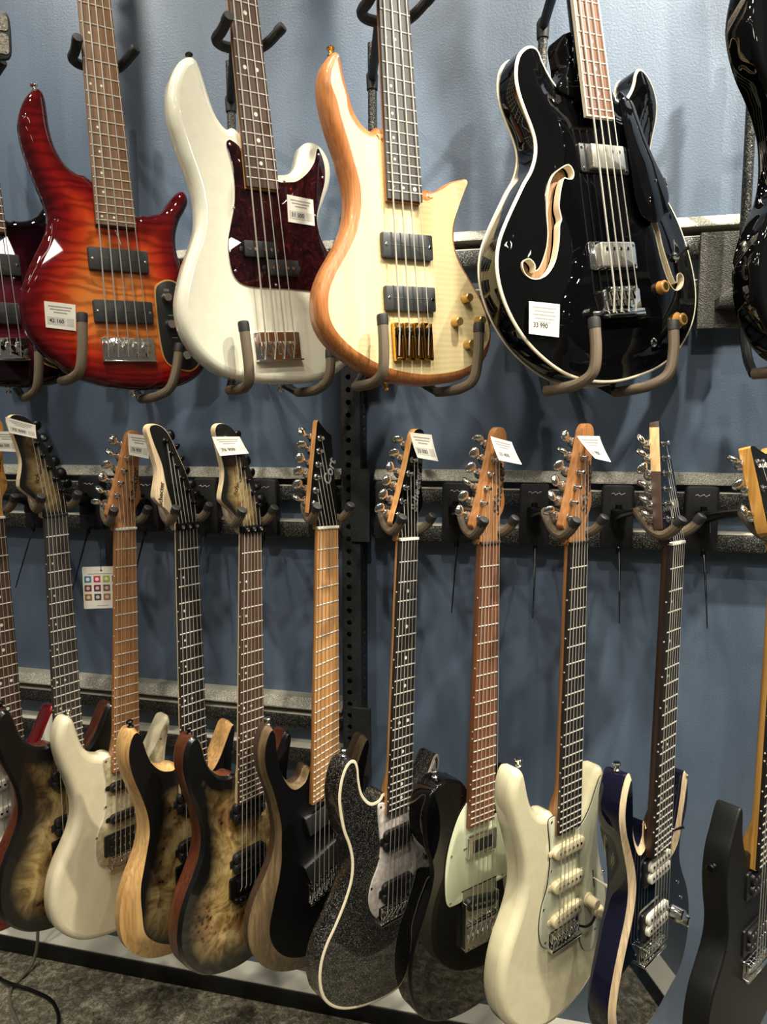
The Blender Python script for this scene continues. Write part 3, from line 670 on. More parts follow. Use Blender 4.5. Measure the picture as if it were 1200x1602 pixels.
strap(g, -99, -446, -34, (0, 1, 0), 'gold'); strap(g, -38, -944, -34, (0, -1, 0), 'gold')

U4O = [(-22,-541),(-35,-550),(-49,-552),(-61,-544),(-71,-531),(-79,-516),(-84,-503),(-91,-496),(-102,-495),(-115,-500),(-128,-511),(-137,-528),(-141,-549),(-139,-570),(-132,-593),(-124,-615),(-120,-634),(-123,-654),(-135,-677),(-154,-698),(-172,-720),(-188,-740),(-203,-760),(-216,-780),(-225,-802),(-229,-824),(-228,-850),(-221,-878),(-208,-906),(-189,-933),(-164,-957),(-133,-979),(-100,-994),(-58,-1004),(-9,-1008),(42,-1004),(92,-995),(140,-977),(178,-950),(205,-918),(219,-882),(221,-846),(216,-811),(206,-776),(193,-744),(173,-712),(151,-687),(141,-666),(140,-645),(151,-616),(167,-584),(175,-555),(172,-531),(162,-512),(149,-501),(137,-500),(127,-509),(119,-526),(108,-541),(90,-556),(75,-555),(60,-548),(30,-548)]
g = Gtr('bass_guitar', 'glossy black hollow bass guitar with cream binding and f-holes', 'bass guitar', ([-0.032,-0.215,1.079],43.3,-5.5,7.4), -1008, 'bass guitars of the upper row'); G['U4'] = g
FH = [[(-64,-671),(-83,-678),(-101,-690),(-114,-713),(-122,-745),(-125,-772),(-132,-795),(-146,-818),(-156,-828),(-163,-829),(-162,-820),(-171,-812),(-184,-817),(-183,-831),(-172,-839),(-157,-840),(-138,-833),(-120,-815),(-107,-787),(-101,-762),(-95,-752),(-97,-735),(-90,-712),(-79,-691),(-70,-691),(-60,-690),(-56,-681)],
      [(114,-738),(122,-748),(127,-765),(131,-792),(142,-829),(152,-853),(160,-853),(162,-844),(169,-839),(176,-845),(172,-858),(160,-866),(146,-863),(133,-842),(123,-806),(118,-775),(108,-748)]]
FHs = [cr(h, 3) for h in FH]
build_body(g, U4O, -26, 44, 4.5, 2.5, side='black_gloss', ring='binding_cream', top='black_gloss', arch=lambda d: 9 * (1 - math.exp(-d / 32.0)) - 3.2 * math.exp(-((d - 22) / 14.0) ** 2), holes=FHs, backr=4)
for h in FHs:
    P = ccw(h); rim = loops([[(p[0], p[1], -29) for p in P], [(p[0], p[1], -17.5) for p in P], [(p[0], p[1], -17.2) for p in P - np.c_[inward(P)] * 1.5], [(p[0], p[1], -22) for p in P - np.c_[inward(P)] * 1.5]], False, False)
    g.part('sound_hole_rim', rim, 'binding_cream')
    P2 = P - inward(P) * 3
    g.part('sound_hole_lining', prism(P2, -40, -36), 'hollow_wood')
bo = ccw(cr(U4O, 4)); g.part('back_binding', tube([(p[0], p[1], -67) for p in np.vstack([bo, bo[:1]])], 1.8, 6), 'binding_cream')
add_neck(g, 864, 42, 62, 20, 'rosewood_red', 'black_gloss', yend=-603, bound='binding_cream', dots='dot', th=(16, 20), heel=18, neck_end=-575)
g.part('neck_heel', prism(cr([(-30,-470),(-34,-520),(-60,-560),(60,-570),(52,-530),(30,-470)], 4), -58, -20, 5), 'black_gloss')
for (x, y) in ((13, -659), (6, -809)):
    rg = g.part('pickup_ring', rbox(108, 44, -20, -14, 4, x, y, 1), 'chrome' if y < -700 else 'black_plastic')
    p = g.part('pickup', rbox(74, 37, -16, -5, 3, x, y, 1.5), 'nickel_cover')
    g.many('pole_piece', 'ppole', None, 'chrome', [(x + t, y + q, -5) for t in (-24, -8, 8, 24) for q in (8,)], p)
    g.many('pickup_screw', 'pscrchrome', None, 'chrome', [(x + sx * 48, y + sy * 16, -13.6) for sx in (-1, 1) for sy in (-1, 1)], rg)
xb = lin(-22, 30, 4)
br = g.part('bridge', merge(rbox(86, 44, -18, -10, 4, 10, -884, 1), rbox(120, 9, -18, -9, 3, 0, -899, 1), lathe([(9, 0), (9, 8), (0, 8)], (-60, -897, -18)), lathe([(9, 0), (9, 8), (0, 8)], (64, -903, -18)), rbox(86, 6, -12, -3, 2, 10, -905, 1)), 'chrome')
saddle_set(g, xb, 864, -10, 'chrome', 11, 20, parent=br, h=11)
strings(g, lin(-15, 15, 4), xb, 864, bass_head(g, 4, 'black_gloss', None), (1.5, .9), 3, -4, 36)
gp = g.part('pickguard', prism(cr([(56,-560),(78,-564),(90,-573),(104,-614),(125,-658),(144,-690),(149,-717),(136,-742),(115,-757),(94,-757),(74,-742),(66,-713),(64,-650)], 4), -9, -6.8, .8), 'black_gloss')
g.many('guard_screw', 'gscrchrome', lathe([(2.4, -.3), (2.4, .5), (1.2, 1.0), (0, 1.0)], n=10), 'chrome', [(66, -566, -6.6), (120, -690, -6.6)], gp)
for x, y in ((113, -862), (150, -918)): knob(g, x, y, -20, 11, 14, 'amber_knob', flare=1.2, capm='gold')
sw = g.part('toggle_switch', lathe([(9, 0), (9, 2), (6, 3), (5, 7), (0, 7)], (160, -812, -19)), 'chrome'); g.part('switch_tip', tube([(160, -812, -13), (170, -803, -2), (172, -801, 4)], [2, 3, 4], 8), 'black_plastic', sw)
g.part('output_jack', lathe([(8, 0), (8, 2), (5, 4), (4, 0)], (84, -950, -22)), 'chrome')
g.part('guard_bracket', rbox(8, 14, -16, -8, 1, 148, -690, .5), 'chrome')
strap(g, 4, -1008, -46, (0, -1, 0), 'black_metal')

U5O = [(-30,-540),(-52,-536),(-70,-515),(-82,-480),(-88,-445),(-94,-420),(-106,-412),(-120,-424),(-131,-448),(-139,-475),(-140,-495),(-134,-520),(-121,-546),(-102,-570),(-86,-594),(-75,-622),(-73,-652),(-77,-685),(-90,-715),(-111,-742),(-131,-772),(-143,-803),(-145,-833),(-140,-862),(-126,-890),(-104,-918),(-70,-940),(-20,-952),(40,-952),(95,-940),(135,-915),(155,-875),(155,-830),(140,-780),(120,-735),(110,-700),(112,-660),(125,-625),(138,-598),(134,-584),(118,-590),(98,-612),(75,-624),(34,-624)]
g = Gtr('bass_guitar', 'glossy black bass guitar cut off by the right edge, upper row', 'bass guitar', ([0.319,-0.215,1.05],43,-3,4), -952, 'bass guitars of the upper row'); G['U5'] = g
build_body(g, U5O, -14, 42, 8, 8, side='black_gloss')
add_neck(g, 864, 45, 66, 22, 'rosewood', 'walnut_dark', yend=-640)
soapbar(g, 0, -730, 100, 40, -14)
br = g.part('bridge', rbox(92, 46, -14, -11, 2, 2, -872, .6), 'chrome'); xb = lin(-30, 30, 4); saddle_set(g, xb, 864, -11, 'chrome', 13, 20, parent=br, h=11)
strings(g, lin(-15, 15, 4), xb, 864, bass_head(g, 4, 'maple', 'black_gloss'), (1.4, .8), 3.5, -8, 24)
strap(g, 10, -951, -36, (0, -1, 0))

# ---- lower row, electric guitars ---------------------------------------------
def egtr(key, label, pose, ymin=-818):
    g = Gtr('electric_guitar', label, 'electric guitar', pose, ymin, 'electric guitars of the lower row'); G[key] = g; return g
XN = lin(-17.5, 17.5, 6); XB = lin(-26, 26, 6)
def trem(g, z, mat, L=648, plate=True):
    br = g.part('bridge', merge(rbox(76, 30, z, z + 3, 2, 3, -L - 9, .6), rbox(76, 5, z, z + 11, 1.2, 3, -L - 24, .8)), mat)
    saddle_set(g, XB, L, z + 3, mat, 9.6, 16, parent=br, h=9)
def floyd(g, z):
    br = g.part('bridge', merge(rbox(84, 40, z + 1, z + 6, 3, 0, -652, 1), rbox(70, 10, z, z + 12, 2, 0, -676, 1.2), *[rbox(9.5, 26, z + 4, z + 13, 1.5, x, -650, 1) for x in XB]), 'black_metal')
    g.many('fine_tuner', 'ftun', lathe([(3, 0), (3, 4), (2, 5), (0, 5)], n=10), 'black_metal', [(x, -674, z + 11) for x in XB], br)

# wood-topped guitars with burl burst tops and reversed headstocks
def burl_guitar(key, label, pose, top, side, ring, wf, neckm, board, h, head_side, head_face, letter, lock, sw, vp=None):
    g = egtr(key, label, pose)
    build_body(g, chamf(STRAT, wf), -14, 42, h=h, side=side, ring=ring, top=top, chamfer=True)
    add_neck(g, 648, 43, 57, 24, board, neckm, dots='left', side_dots=True, nut=None if lock else 'black_plastic', th=(13, 15))
    headstock(g, REV_HEAD, head_side, head_face, REV_POSTS, 1, 'black_metal', 0, texts=letter, vpoly=vp)
    if lock:
        n = g.part('locking_nut', merge(rbox(44, 13, -6, 3, 1, 0, 5, .6), *[rbox(12, 10, 3, 7, 1.2, x, 5, .8) for x in (-14.5, 0, 14.5)]), 'black_metal')
        g.many('lock_bolt', 'lbolt', lathe([(3.4, 0), (3.4, 2.4), (2, 2.8), (1.8, 1.4), (0, 1.4)], n=12), 'chrome', [(x, 5, 7) for x in (-14.5, 0, 14.5)], n)
    pickup_hb(g, 0, -510, 0, 'black_plastic', 'black_metal', -14, h=10); pickup_hb(g, 0, -606, 0, 'black_plastic', 'black_metal', -14, h=10)
    floyd(g, -14); strings(g, XN, XB, 648, REV_POSTS, (.75, .4), 3, -5, 16)
    for x, y in ((70, -650), (95, -690)): knob(g, x, y, -14, 9, 15, 'black_metal')
    strap(g, -106, -345, -36, (-.15, 1, 0), sw); strap(g, 0, -817, -36, (0, -1, 0), sw)
    return g
thin = lambda x, y: 4.5
burl_guitar('L2', 'leftmost burl-top guitar with brown sides, touching the left edge of the lower row', ([-0.886,-0.281,-0.155],65.8,.5,.7), 'burl_burst_a', 'mahogany', 'burl_burst_a', thin, 'rosewood', 'ebony_grey', 8,
    'maple_pale', 'burl_head', [('schecter', 13, -24, 84, 66, 'dark_ink', .2)], False, 'black_metal')
def ashw(x, y):
    if x < -60 and y < -585: return 7 + 26 * min(1, max(0, (-585 - y) / 90.0))
    if x < 60 and y < -760: return 30
    if x > 60 and y < -700: return 10 + 18 * min(1, max(0, (100 - x + 30) / 60.0))
    return 5
burl_guitar('L4', 'black burl-top guitar with pale ash sides and cream-edged headstock', ([-0.628,-0.265,-0.172],63.2,-.2,-.1), 'burl_burst_b', 'ash', 'ash', ashw, 'maple_pale', 'ebony', 20,
    'maple_pale', 'black_matte', [('schecter', 12, -49, 66, 82, 'dark_ink', .0)], True, 'black_metal', [(-66,178),(-59,153),(-45,117),(-38,80),(-28,44),(-20,12),(-20,0),(20,0),(21,25),(18,50),(10,78),(-1,107),(-15,137),(-28,164),(-41,179),(-55,184)])
burl_guitar('L5', 'glossy burl-top guitar with mahogany sides and gold-brown centre', ([-0.503,-0.268,-0.173],61.3,.4,-1.1), 'burl_burst_c', 'mahogany', 'burl_burst_c', thin, 'maple_pale', 'rosewood', 8,
    'maple_pale', 'burl_head', [('schecter', 13, -26, 86, 66, 'dark_ink', .2)], True, 'black_metal')

g = egtr('L1', 'metallic red guitar with white pickguard cut off by the left edge', ([-1.009,-0.298,-0.162],68,-.8,.4))
build_body(g, STRAT, -12, 44, 11, 11, side='metallic_red', backr=10)
add_neck(g, 648, 43, 56, 22, 'rosewood', 'maple_amber', side_dots=False)
GUARD = [(-20,-446),(-36,-442),(-44,-450),(-39,-485),(-37,-520),(-42,-560),(-55,-590),(-60,-625),(-53,-655),(-37,-668),(-26,-666),(-24,-650),(0,-648),(30,-648),(42,-660),(48,-692),(62,-718),(84,-722),(106,-700),(115,-660),(108,-612),(95,-565),(88,-520),(87,-480),(92,-440),(96,-418),(90,-411),(78,-431),(63,-459),(45,-478),(28,-484),(0,-470)]
guard(g, GUARD, -12, 'white_plastic', 'black_plastic', [(-36,-450),(-33,-520),(-50,-610),(-44,-660)])
for y in (-515, -570, -625): pickup_single(g, 0, y, 0 if y > -600 else 8, 'white_plastic', 'black_metal', -10)
trem(g, -12, 'chrome'); headstock(g, STRAT_HEAD, 'maple_amber', None, STRAT_POSTS, -1, 'chrome', texts=[('Schecter', 19, 14, 82, 82, 'dark_ink', .3)])
strings(g, XN, XB, 648, STRAT_POSTS, (.75, .4), 3, -6, 16); strap(g, -104, -344, -34, (-.1, 1, 0), 'black_metal')

g = egtr('L3', 'ivory white guitar with pearl pickguard and orange-brown neck', ([-0.778,-0.226,-0.184],62.4,1.0,-1.8))
build_body(g, STRAT, -12, 44, 13, 13, side='cream_satin', backr=12)
add_neck(g, 648, 42, 56.5, 22, 'roasted_maple', 'roasted_maple', dots='dot', dotm='roasted_light', side_dots=True, heel=10)
guard(g, GUARD, -12, 'pearl_aged', 'white_edge', [(-38,-449),(-39,-541),(-58,-597),(-38,-664),(80,-440),(85,-700)])
pickup_single(g, 2, -505, 0, 'black_plastic', 'chrome', -10); pickup_single(g, 2, -570, 0, 'black_plastic', 'chrome', -10); pickup_hb(g, 2, -622, 0, 'black_plastic', 'chrome', -10, 'black_plastic', 6)
trem(g, -12, 'chrome'); headstock(g, STRAT_HEAD, 'roasted_maple', None, STRAT_POSTS, -1, 'chrome', texts=[('Schecter', 19, 18, 82, 82, 'dark_ink', .3)])
strings(g, XN, XB, 648, STRAT_POSTS, (.75, .4), 3, -6, 16); strap(g, -98, -346, -32, (-.1, 1, 0)); knob(g, 75, -650, -10, 9, 15, 'cream_plastic'); knob(g, 95, -690, -10, 9, 15, 'cream_plastic')
g.many('string_tree', 'stree', lathe([(4, 0), (4, 4), (2, 5), (0, 5)], n=10), 'chrome', [(12, 60, -4), (14, 95, -4)])

g = egtr('L6', 'black guitar with natural wood edge and slanted frets, beside the post', ([-0.375,-0.232,-0.168],51,-.5,-1.4), -832)
L6O = [(-24,-436),(-40,-455),(-57,-461),(-72,-445),(-83,-418),(-90,-385),(-93,-356),(-100,-342),(-110,-344),(-119,-362),(-123,-389),(-119,-420),(-107,-455),(-96,-495),(-90,-530),(-90,-560),(-97,-590),(-112,-622),(-129,-651),(-140,-682),(-143,-708),(-140,-736),(-129,-763),(-111,-788),(-85,-809),(-52,-823),(-10,-831),(35,-828),(78,-812),(112,-784),(132,-745),(137,-702),(130,-655),(117,-610),(104,-570),(97,-530),(98,-490),(106,-450),(110,-425),(105,-410),(94,-413),(82,-436),(68,-465),(50,-485),(28,-490)]
def l6w(x, y):
    if x < -60 and y < -570: return 6 + 28 * min(1, max(0, (-570 - y) / 90.0))
    if y < -740: return 34 if x < 0 else 26
    return 5
build_body(g, chamf(L6O, l6w), -13, 40, h=17, side='limba_dark', ring='limba', top='black_open', chamfer=True)
add_neck(g, 645, 43, 57, 24, 'roasted_light', 'roasted_maple', fan=(658, 633), dots=None, side_dots=False, heel=8)
ang = math.degrees(math.atan2(25, 52)) * .8
for y, a in ((-530, 17), (-618, 24)):
    p = g.part('pickup', rbox(76, 36, -13, -4, 1.5, 1, y, .8, a), 'pickup_black'); g.part('pickup_trim', rbox(77.5, 37.5, -13, -5.4, 1.5, 1, y, .4, a), 'chrome', p)
for i, x in enumerate(XB):
    Li = 658 - 25 * i / 5
    g.part('bridge', merge(rbox(9, 36, -13, -9, 1.2, x, -Li - 14, .5), rbox(8, 8, -9, 2, 1, x, -Li - 2, .7), rbox(9, 4, -9, -2, 1, x, -Li - 31, .6), tube([(x, -Li - 4, -4), (x, -Li - 32, -4)], 1.3, 6)), 'chrome')
L6P = [(-27,44),(-25,67),(-23,90),(-20,112),(-18,135),(-16,157)]
headstock(g, [(-21,-2),(-22,13),(-38,29),(-37,36),(-33,78),(-28,125),(-22,184),(-20,188),(-17,185),(-2,169),(8,163),(12,119),(19,57),(21,17),(21,-2)], 'roasted_light', 'black_open', L6P, -1, 'chrome', sharp=True, texts=[('Cort', 23, 4, 98, 74, 'silver_ink', .35)])
strings(g, XN, XB, 645, L6P, (.75, .4), 2.5, -4, 26, fanL=(658, 633)); strap(g, -101, -342, -32, (-.1, 1, 0))
for x, y in ((72, -660), (96, -700)): knob(g, x, y, -13, 9, 15, 'black_metal')

g = egtr('L7', 'black sparkle guitar with cream binding and white pearl pickguard', ([-0.227,-0.248,-0.181],54.7,-.5,-2.6), -822)
L7O = [(-24,-440),(-40,-447),(-58,-446),(-76,-426),(-84,-400),(-87,-378),(-93,-364),(-104,-360),(-116,-369),(-125,-391),(-128,-418),(-124,-447),(-116,-478),(-104,-507),(-97,-536),(-98,-565),(-106,-590),(-118,-614),(-132,-637),(-146,-657),(-156,-680),(-160,-704),(-158,-728),(-150,-752),(-133,-774),(-109,-792),(-81,-805),(-47,-815),(-5,-821),(40,-817),(82,-802),(115,-775),(134,-735),(138,-692),(132,-650),(120,-610),(107,-570),(99,-530),(98,-490),(103,-450),(108,-420),(103,-404),(92,-408),(80,-430),(65,-458),(48,-475),(28,-480)]
build_body(g, L7O, -13, 44, 5, 1.2, side='black_sparkle', ring='binding_cream', top='black_sparkle', backr=8)
add_neck(g, 648, 42, 56, 22, 'ebony', 'roasted_light', dots='dot', side_dots=True, heel=10)
guard(g, [(-18,-460),(-36,-453),(-43,-460),(-38,-504),(-34,-533),(-39,-564),(-53,-591),(-58,-618),(-52,-642),(-38,-660),(-24,-664),(-20,-648),(0,-646),(28,-644),(44,-620),(62,-590),(72,-560),(80,-520),(86,-470),(97,-425),(92,-413),(80,-434),(64,-462),(46,-480),(28,-486),(0,-470)], -13, 'pearl_white', 'white_edge', [(-37,-460),(-39,-551),(-53,-600),(-36,-658),(86,-432)])
pickup_hb(g, 4, -524, 0, 'black_plastic', 'black_metal', -11); pickup_hb(g, 4, -618, 0, 'black_plastic', 'black_metal', -11)
trem(g, -13, 'chrome'); headstock(g, STRAT_HEAD, 'roasted_light', 'black_gloss', STRAT_POSTS, -1, 'chrome', texts=[('Schecter', 20, 17, 82, 82, 'silver_ink', .35)])
strings(g, XN, XB, 648, STRAT_POSTS, (.75, .4), 3, -6, 16); strap(g, -103, -360, -34, (0, 1, 0)); strap(g, 0, -820, -36, (0, -1, 0))
g.many('string_tree', 'stree', None, 'chrome', [(12, 60, -3.4), (14, 95, -3.4)])

TELE = [(-28,-404),(-45,-391),(-65,-384),(-85,-387),(-102,-398),(-113,-420),(-115,-450),(-110,-484),(-100,-515),(-97,-537),(-103,-566),(-115,-598),(-129,-633),(-137,-668),(-138,-702),(-132,-735),(-117,-767),(-88,-793),(-50,-808),(0,-813),(50,-808),(95,-792),(127,-763),(142,-727),(145,-690),(138,-650),(124,-610),(110,-572),(102,-540),(104,-508),(111,-475),(112,-445),(105,-420),(92,-408),(78,-415),(68,-435),(60,-462),(48,-480),(28,-484)]
g = egtr('L8', 'glossy black single-cutaway guitar with mint green pickguard', ([-0.089,-0.268,-0.179],48.9,-.8,-1.7), -813)
build_body(g, TELE, -13, 44, 5, 5, side='black_gloss', backr=5)
add_neck(g, 648, 42, 56, 22, 'roasted_dark', 'roasted_dark', dots=None, side_dots=True, heel=8, nut='rosewood')
guard(g, [(-20,-428),(-29,-434),(-45,-452),(-60,-485),(-69,-520),(-71,-554),(-68,-588),(-62,-601),(-54,-604),(-31,-603),(-30,-588),(-28,-586),(45,-586),(47,-588),(48,-596),(66,-595),(86,-585),(97,-562),(96,-532),(86,-502),(68,-478),(42,-470),(28,-470),(0,-450)], -13, 'mint', 'black_plastic', [(-22,-440),(-58,-515),(-58,-596),(62,-588),(80,-505)], seg=3)
p = g.part('pickup', merge(rbox(66, 38, -11, -4, 3, 6, -510, 1.4)), 'chrome'); g.part('pickup_insert', rbox(44, 22, -5, -3.8, 2, 6, -510, .3), 'black_plastic', p)
g.many('pickup_screw', 'pscrchrome', None, 'chrome', [(-30, -512, -10.6), (44, -512, -10.6)], p)
br = g.part('bridge', merge(rbox(76, 102, -13, -10.5, 2, 8, -638, .6), rbox(2, 80, -13, -2, .6, -29, -645, .3), rbox(2, 80, -13, -2, .6, 45, -645, .3), rbox(76, 2, -13, -1, .6, 8, -688, .3)), 'chrome')
XB8 = lin(-20, 36, 6)
p2 = pickup_single(g, 8, -616, -10, 'black_plastic', 'chrome', -11, 68, 20, 8)
saddle_set(g, XB8, 648, -10.5, 'chrome', 9, 18, parent=br, h=11)
headstock(g, STRAT_HEAD, 'roasted_maple', None, STRAT_POSTS, -1, 'chrome', texts=[('Schecter', 23, 19, 86, 82, 'dark_ink', .35)])
strings(g, XN, XB8, 648, STRAT_POSTS, (.75, .4), 3, -6, 30); strap(g, -76, -385, -36, (-.1, 1, 0)); strap(g, 0, -812, -36, (0, -1, 0))
g.many('string_tree', 'stree', None, 'chrome', [(12, 70, -4)])
pc = g.part('control_plate', rbox(32, 140, -13, -11.4, 14, 92, -650, .5, 12), 'chrome')
for x, y in ((84, -620), (98, -680)): knob(g, x, y, -11.4, 9, 16, 'chrome')

g = egtr('L9', 'cream guitar with mint pickguard and three cream pickups', ([0.049,-0.272,-0.174],50.4,-.4,-.5))
build_body(g, STRAT, -12, 44, 13, 13, side='cream_gloss', backr=12)
add_neck(g, 648, 42, 56, 22, 'ebony', 'roasted_maple', dots=None, side_dots=True, heel=10, nut='black_plastic')
guard(g, GUARD, -12, 'mint_pale', 'black_plastic', [(-36,-450),(-33,-535),(-50,-595),(-44,-655),(108,-590),(90,-690)])
for y, a in ((-505, 0), (-564, 0), (-620, 6)): pickup_single(g, 4, y, a, 'cream_plastic', 'black_metal', -10, 76, 20, 10)
trem(g, -12, 'chrome'); headstock(g, STRAT_HEAD, 'roasted_maple', None, STRAT_POSTS, -1, 'chrome', texts=[('Schecter', 23, 19, 86, 82, 'dark_ink', .35)])
strings(g, XN, XB, 648, STRAT_POSTS, (.75, .4), 3, -6, 16); strap(g, -92, -348, -32, (-.1, 1, 0)); strap(g, 0, -817, -36, (0, -1, 0))
g.many('string_tree', 'stree', None, 'chrome', [(12, 70, -4)])
for x, y in ((66, -624), (98, -660)): knob(g, x, y, -9.6, 9.5, 20, 'cream_plastic', flare=1.15)
sw = g.part('blade_switch', rbox(2, 34, -10, -9.2, .8, 80, -592, .2, 10), 'black_metal'); g.part('switch_tip', merge(tube([(80, -590, -10), (84, -594, 8)], 1.3, 6), tube([(84, -594, 6), (87, -597, 20)], [2.4, 4], 8)), 'white_plastic', sw)
g.part('tremolo_arm', tube([(34, -655, -4), (38, -652, 8), (48, -648, 12), (58, -640, 12)], 2.2, 8, 4), 'black_metal')

L10O = [(-24,-440),(-30,-462),(-40,-476),(-52,-462),(-61,-440),(-67,-405),(-71,-370),(-76,-349),(-85,-343),(-95,-352),(-104,-376),(-106,-404),(-99,-435),(-86,-470),(-72,-510),(-67,-545),(-74,-580),(-88,-615),(-101,-650),(-111,-685),(-114,-718),(-105,-752),(-82,-785),(-45,-806),(0,-812),(45,-806),(90,-790),(128,-764),(150,-728),(157,-685),(151,-643),(137,-607),(118,-576),(105,-547),(104,-520),(110,-498),(121,-474),(125,-446),(122,-416),(116,-402),(109,-410),(104,-440),(96,-475),(84,-503),(68,-518),(46,-521),(28,-518)]
g = egtr('L10', 'dark blue guitar with wide pale maple edge and white pickups', ([0.193,-0.27,-0.169],56.3,-.5,-1.3), -812)
def l10w(x, y):
    if y > -440: return 8 if x < 0 else 7
    if x < 0 and y > -500: return 11
    if x > 90: return 6
    return 14
build_body(g, chamf(L10O, l10w), -15, 44, h=6, side='navy_gloss', ring='maple_pale', top='teal_burst', chamfer=True)
add_neck(g, 648, 43, 57, 24, 'ebony', 'walnut_dark', dots='left', side_dots=True, heel=10)
for y in (-524, -612): pickup_hb(g, 12, y, 0, 'white_plastic', 'black_metal', -15, 'black_plastic', 9)
trem(g, -15, 'chrome')
L10P = [(-20,40),(-19,62),(-18,85),(-15,109),(-13,132),(-10,154)]
headstock(g, [(-21,-2),(-24,12),(-35,26),(-35,34),(-25,105),(-19,150),(-13,186),(-11,189),(-8,186),(9,164),(11,155),(20,104),(23,66),(26,40),(21,10),(21,-2)], 'maple_walnut', 'teal_burst', L10P, -1, 'chrome', tilt=9, sharp=True, th=16)
strings(g, XN, XB, 648, L10P, (.75, .4), 3, -8, 16); strap(g, -86, -343, -38, (-.1, 1, 0)); strap(g, 0, -811, -36, (0, -1, 0))
for x, y in ((78, -632), (104, -655)): knob(g, x, y, -15, 10, 22, 'chrome')
sw = g.part('toggle_switch', lathe([(7, 0), (7, 2), (4, 3), (3.5, 8), (0, 8)], (56, -480, -15)), 'chrome'); g.part('switch_tip', tube([(56, -480, -8), (62, -470, 6)], [1.6, 3], 8), 'chrome', sw)
g.part('cutaway_screws', merge(lathe([(3, 0), (3, 2), (0, 2)], (96, -590, -15)), lathe([(3, 0), (3, 2), (0, 2)], (112, -625, -15))), 'chrome')

L11O = [(-24,-470),(-40,-466),(-52,-450),(-60,-425),(-62,-405),(-64,-390),(-70,-384),(-80,-395),(-93,-420),(-105,-444),(-110,-480),(-104,-520),(-95,-556),(-98,-590),(-118,-622),(-136,-648),(-147,-684),(-148,-720),(-138,-752),(-114,-780),(-75,-802),(-20,-812),(40,-806),(92,-784),(125,-745),(135,-700),(128,-655),(112,-605),(100,-560),(98,-520),(104,-480),(112,-445),(106,-425),(92,-432),(78,-458),(58,-482),(28,-490)]
g = egtr('L11', 'matte black guitar cut off by the right edge, lower row', ([0.343,-0.27,-0.168],54,-.5,-1.0), -812)
build_body(g, L11O, -14, 38, 4, 4, side='black_matte', backr=5)
add_neck(g, 648, 43, 57, 24, 'ebony', 'maple_amber', dots=None, side_dots=True, heel=12)
for y in (-520, -612): pickup_hb(g, 4, y, 0, 'black_plastic', 'chrome', -14, 'black_plastic', 8)
trem(g, -14, 'chrome')
L11P = [(-34,52,-1),(-37,90,-1),(-40,128,-1),(40,128,1),(37,90,1),(34,52,1)]
headstock(g, [(-21,-2),(-24,12),(-44,26),(-46,34),(-48,100),(-50,150),(-48,153),(-36,153),(-24,148),(0,141),(24,148),(36,153),(48,153),(50,150),(48,100),(46,34),(44,26),(24,12),(21,-2)], 'maple_amber', 'black_open', L11P, -1, 'chrome', tilt=14, sharp=True, th=18, texts=[('Schecter', 17, -8, 126, 0, 'white_plastic', 0)])
strings(g, XN, XB, 648, L11P, (.75, .4), 3, -8, 16); strap(g, -108, -468, -34, (-1, .1, 0), 'black_metal'); strap(g, 0, -811, -34, (0, -1, 0))
g.part('tremolo_arm', tube([(34, -655, -4), (36, -655, 12), (20, -690, 22), (-22, -760, 20)], 2.4, 8, 4), 'chrome')
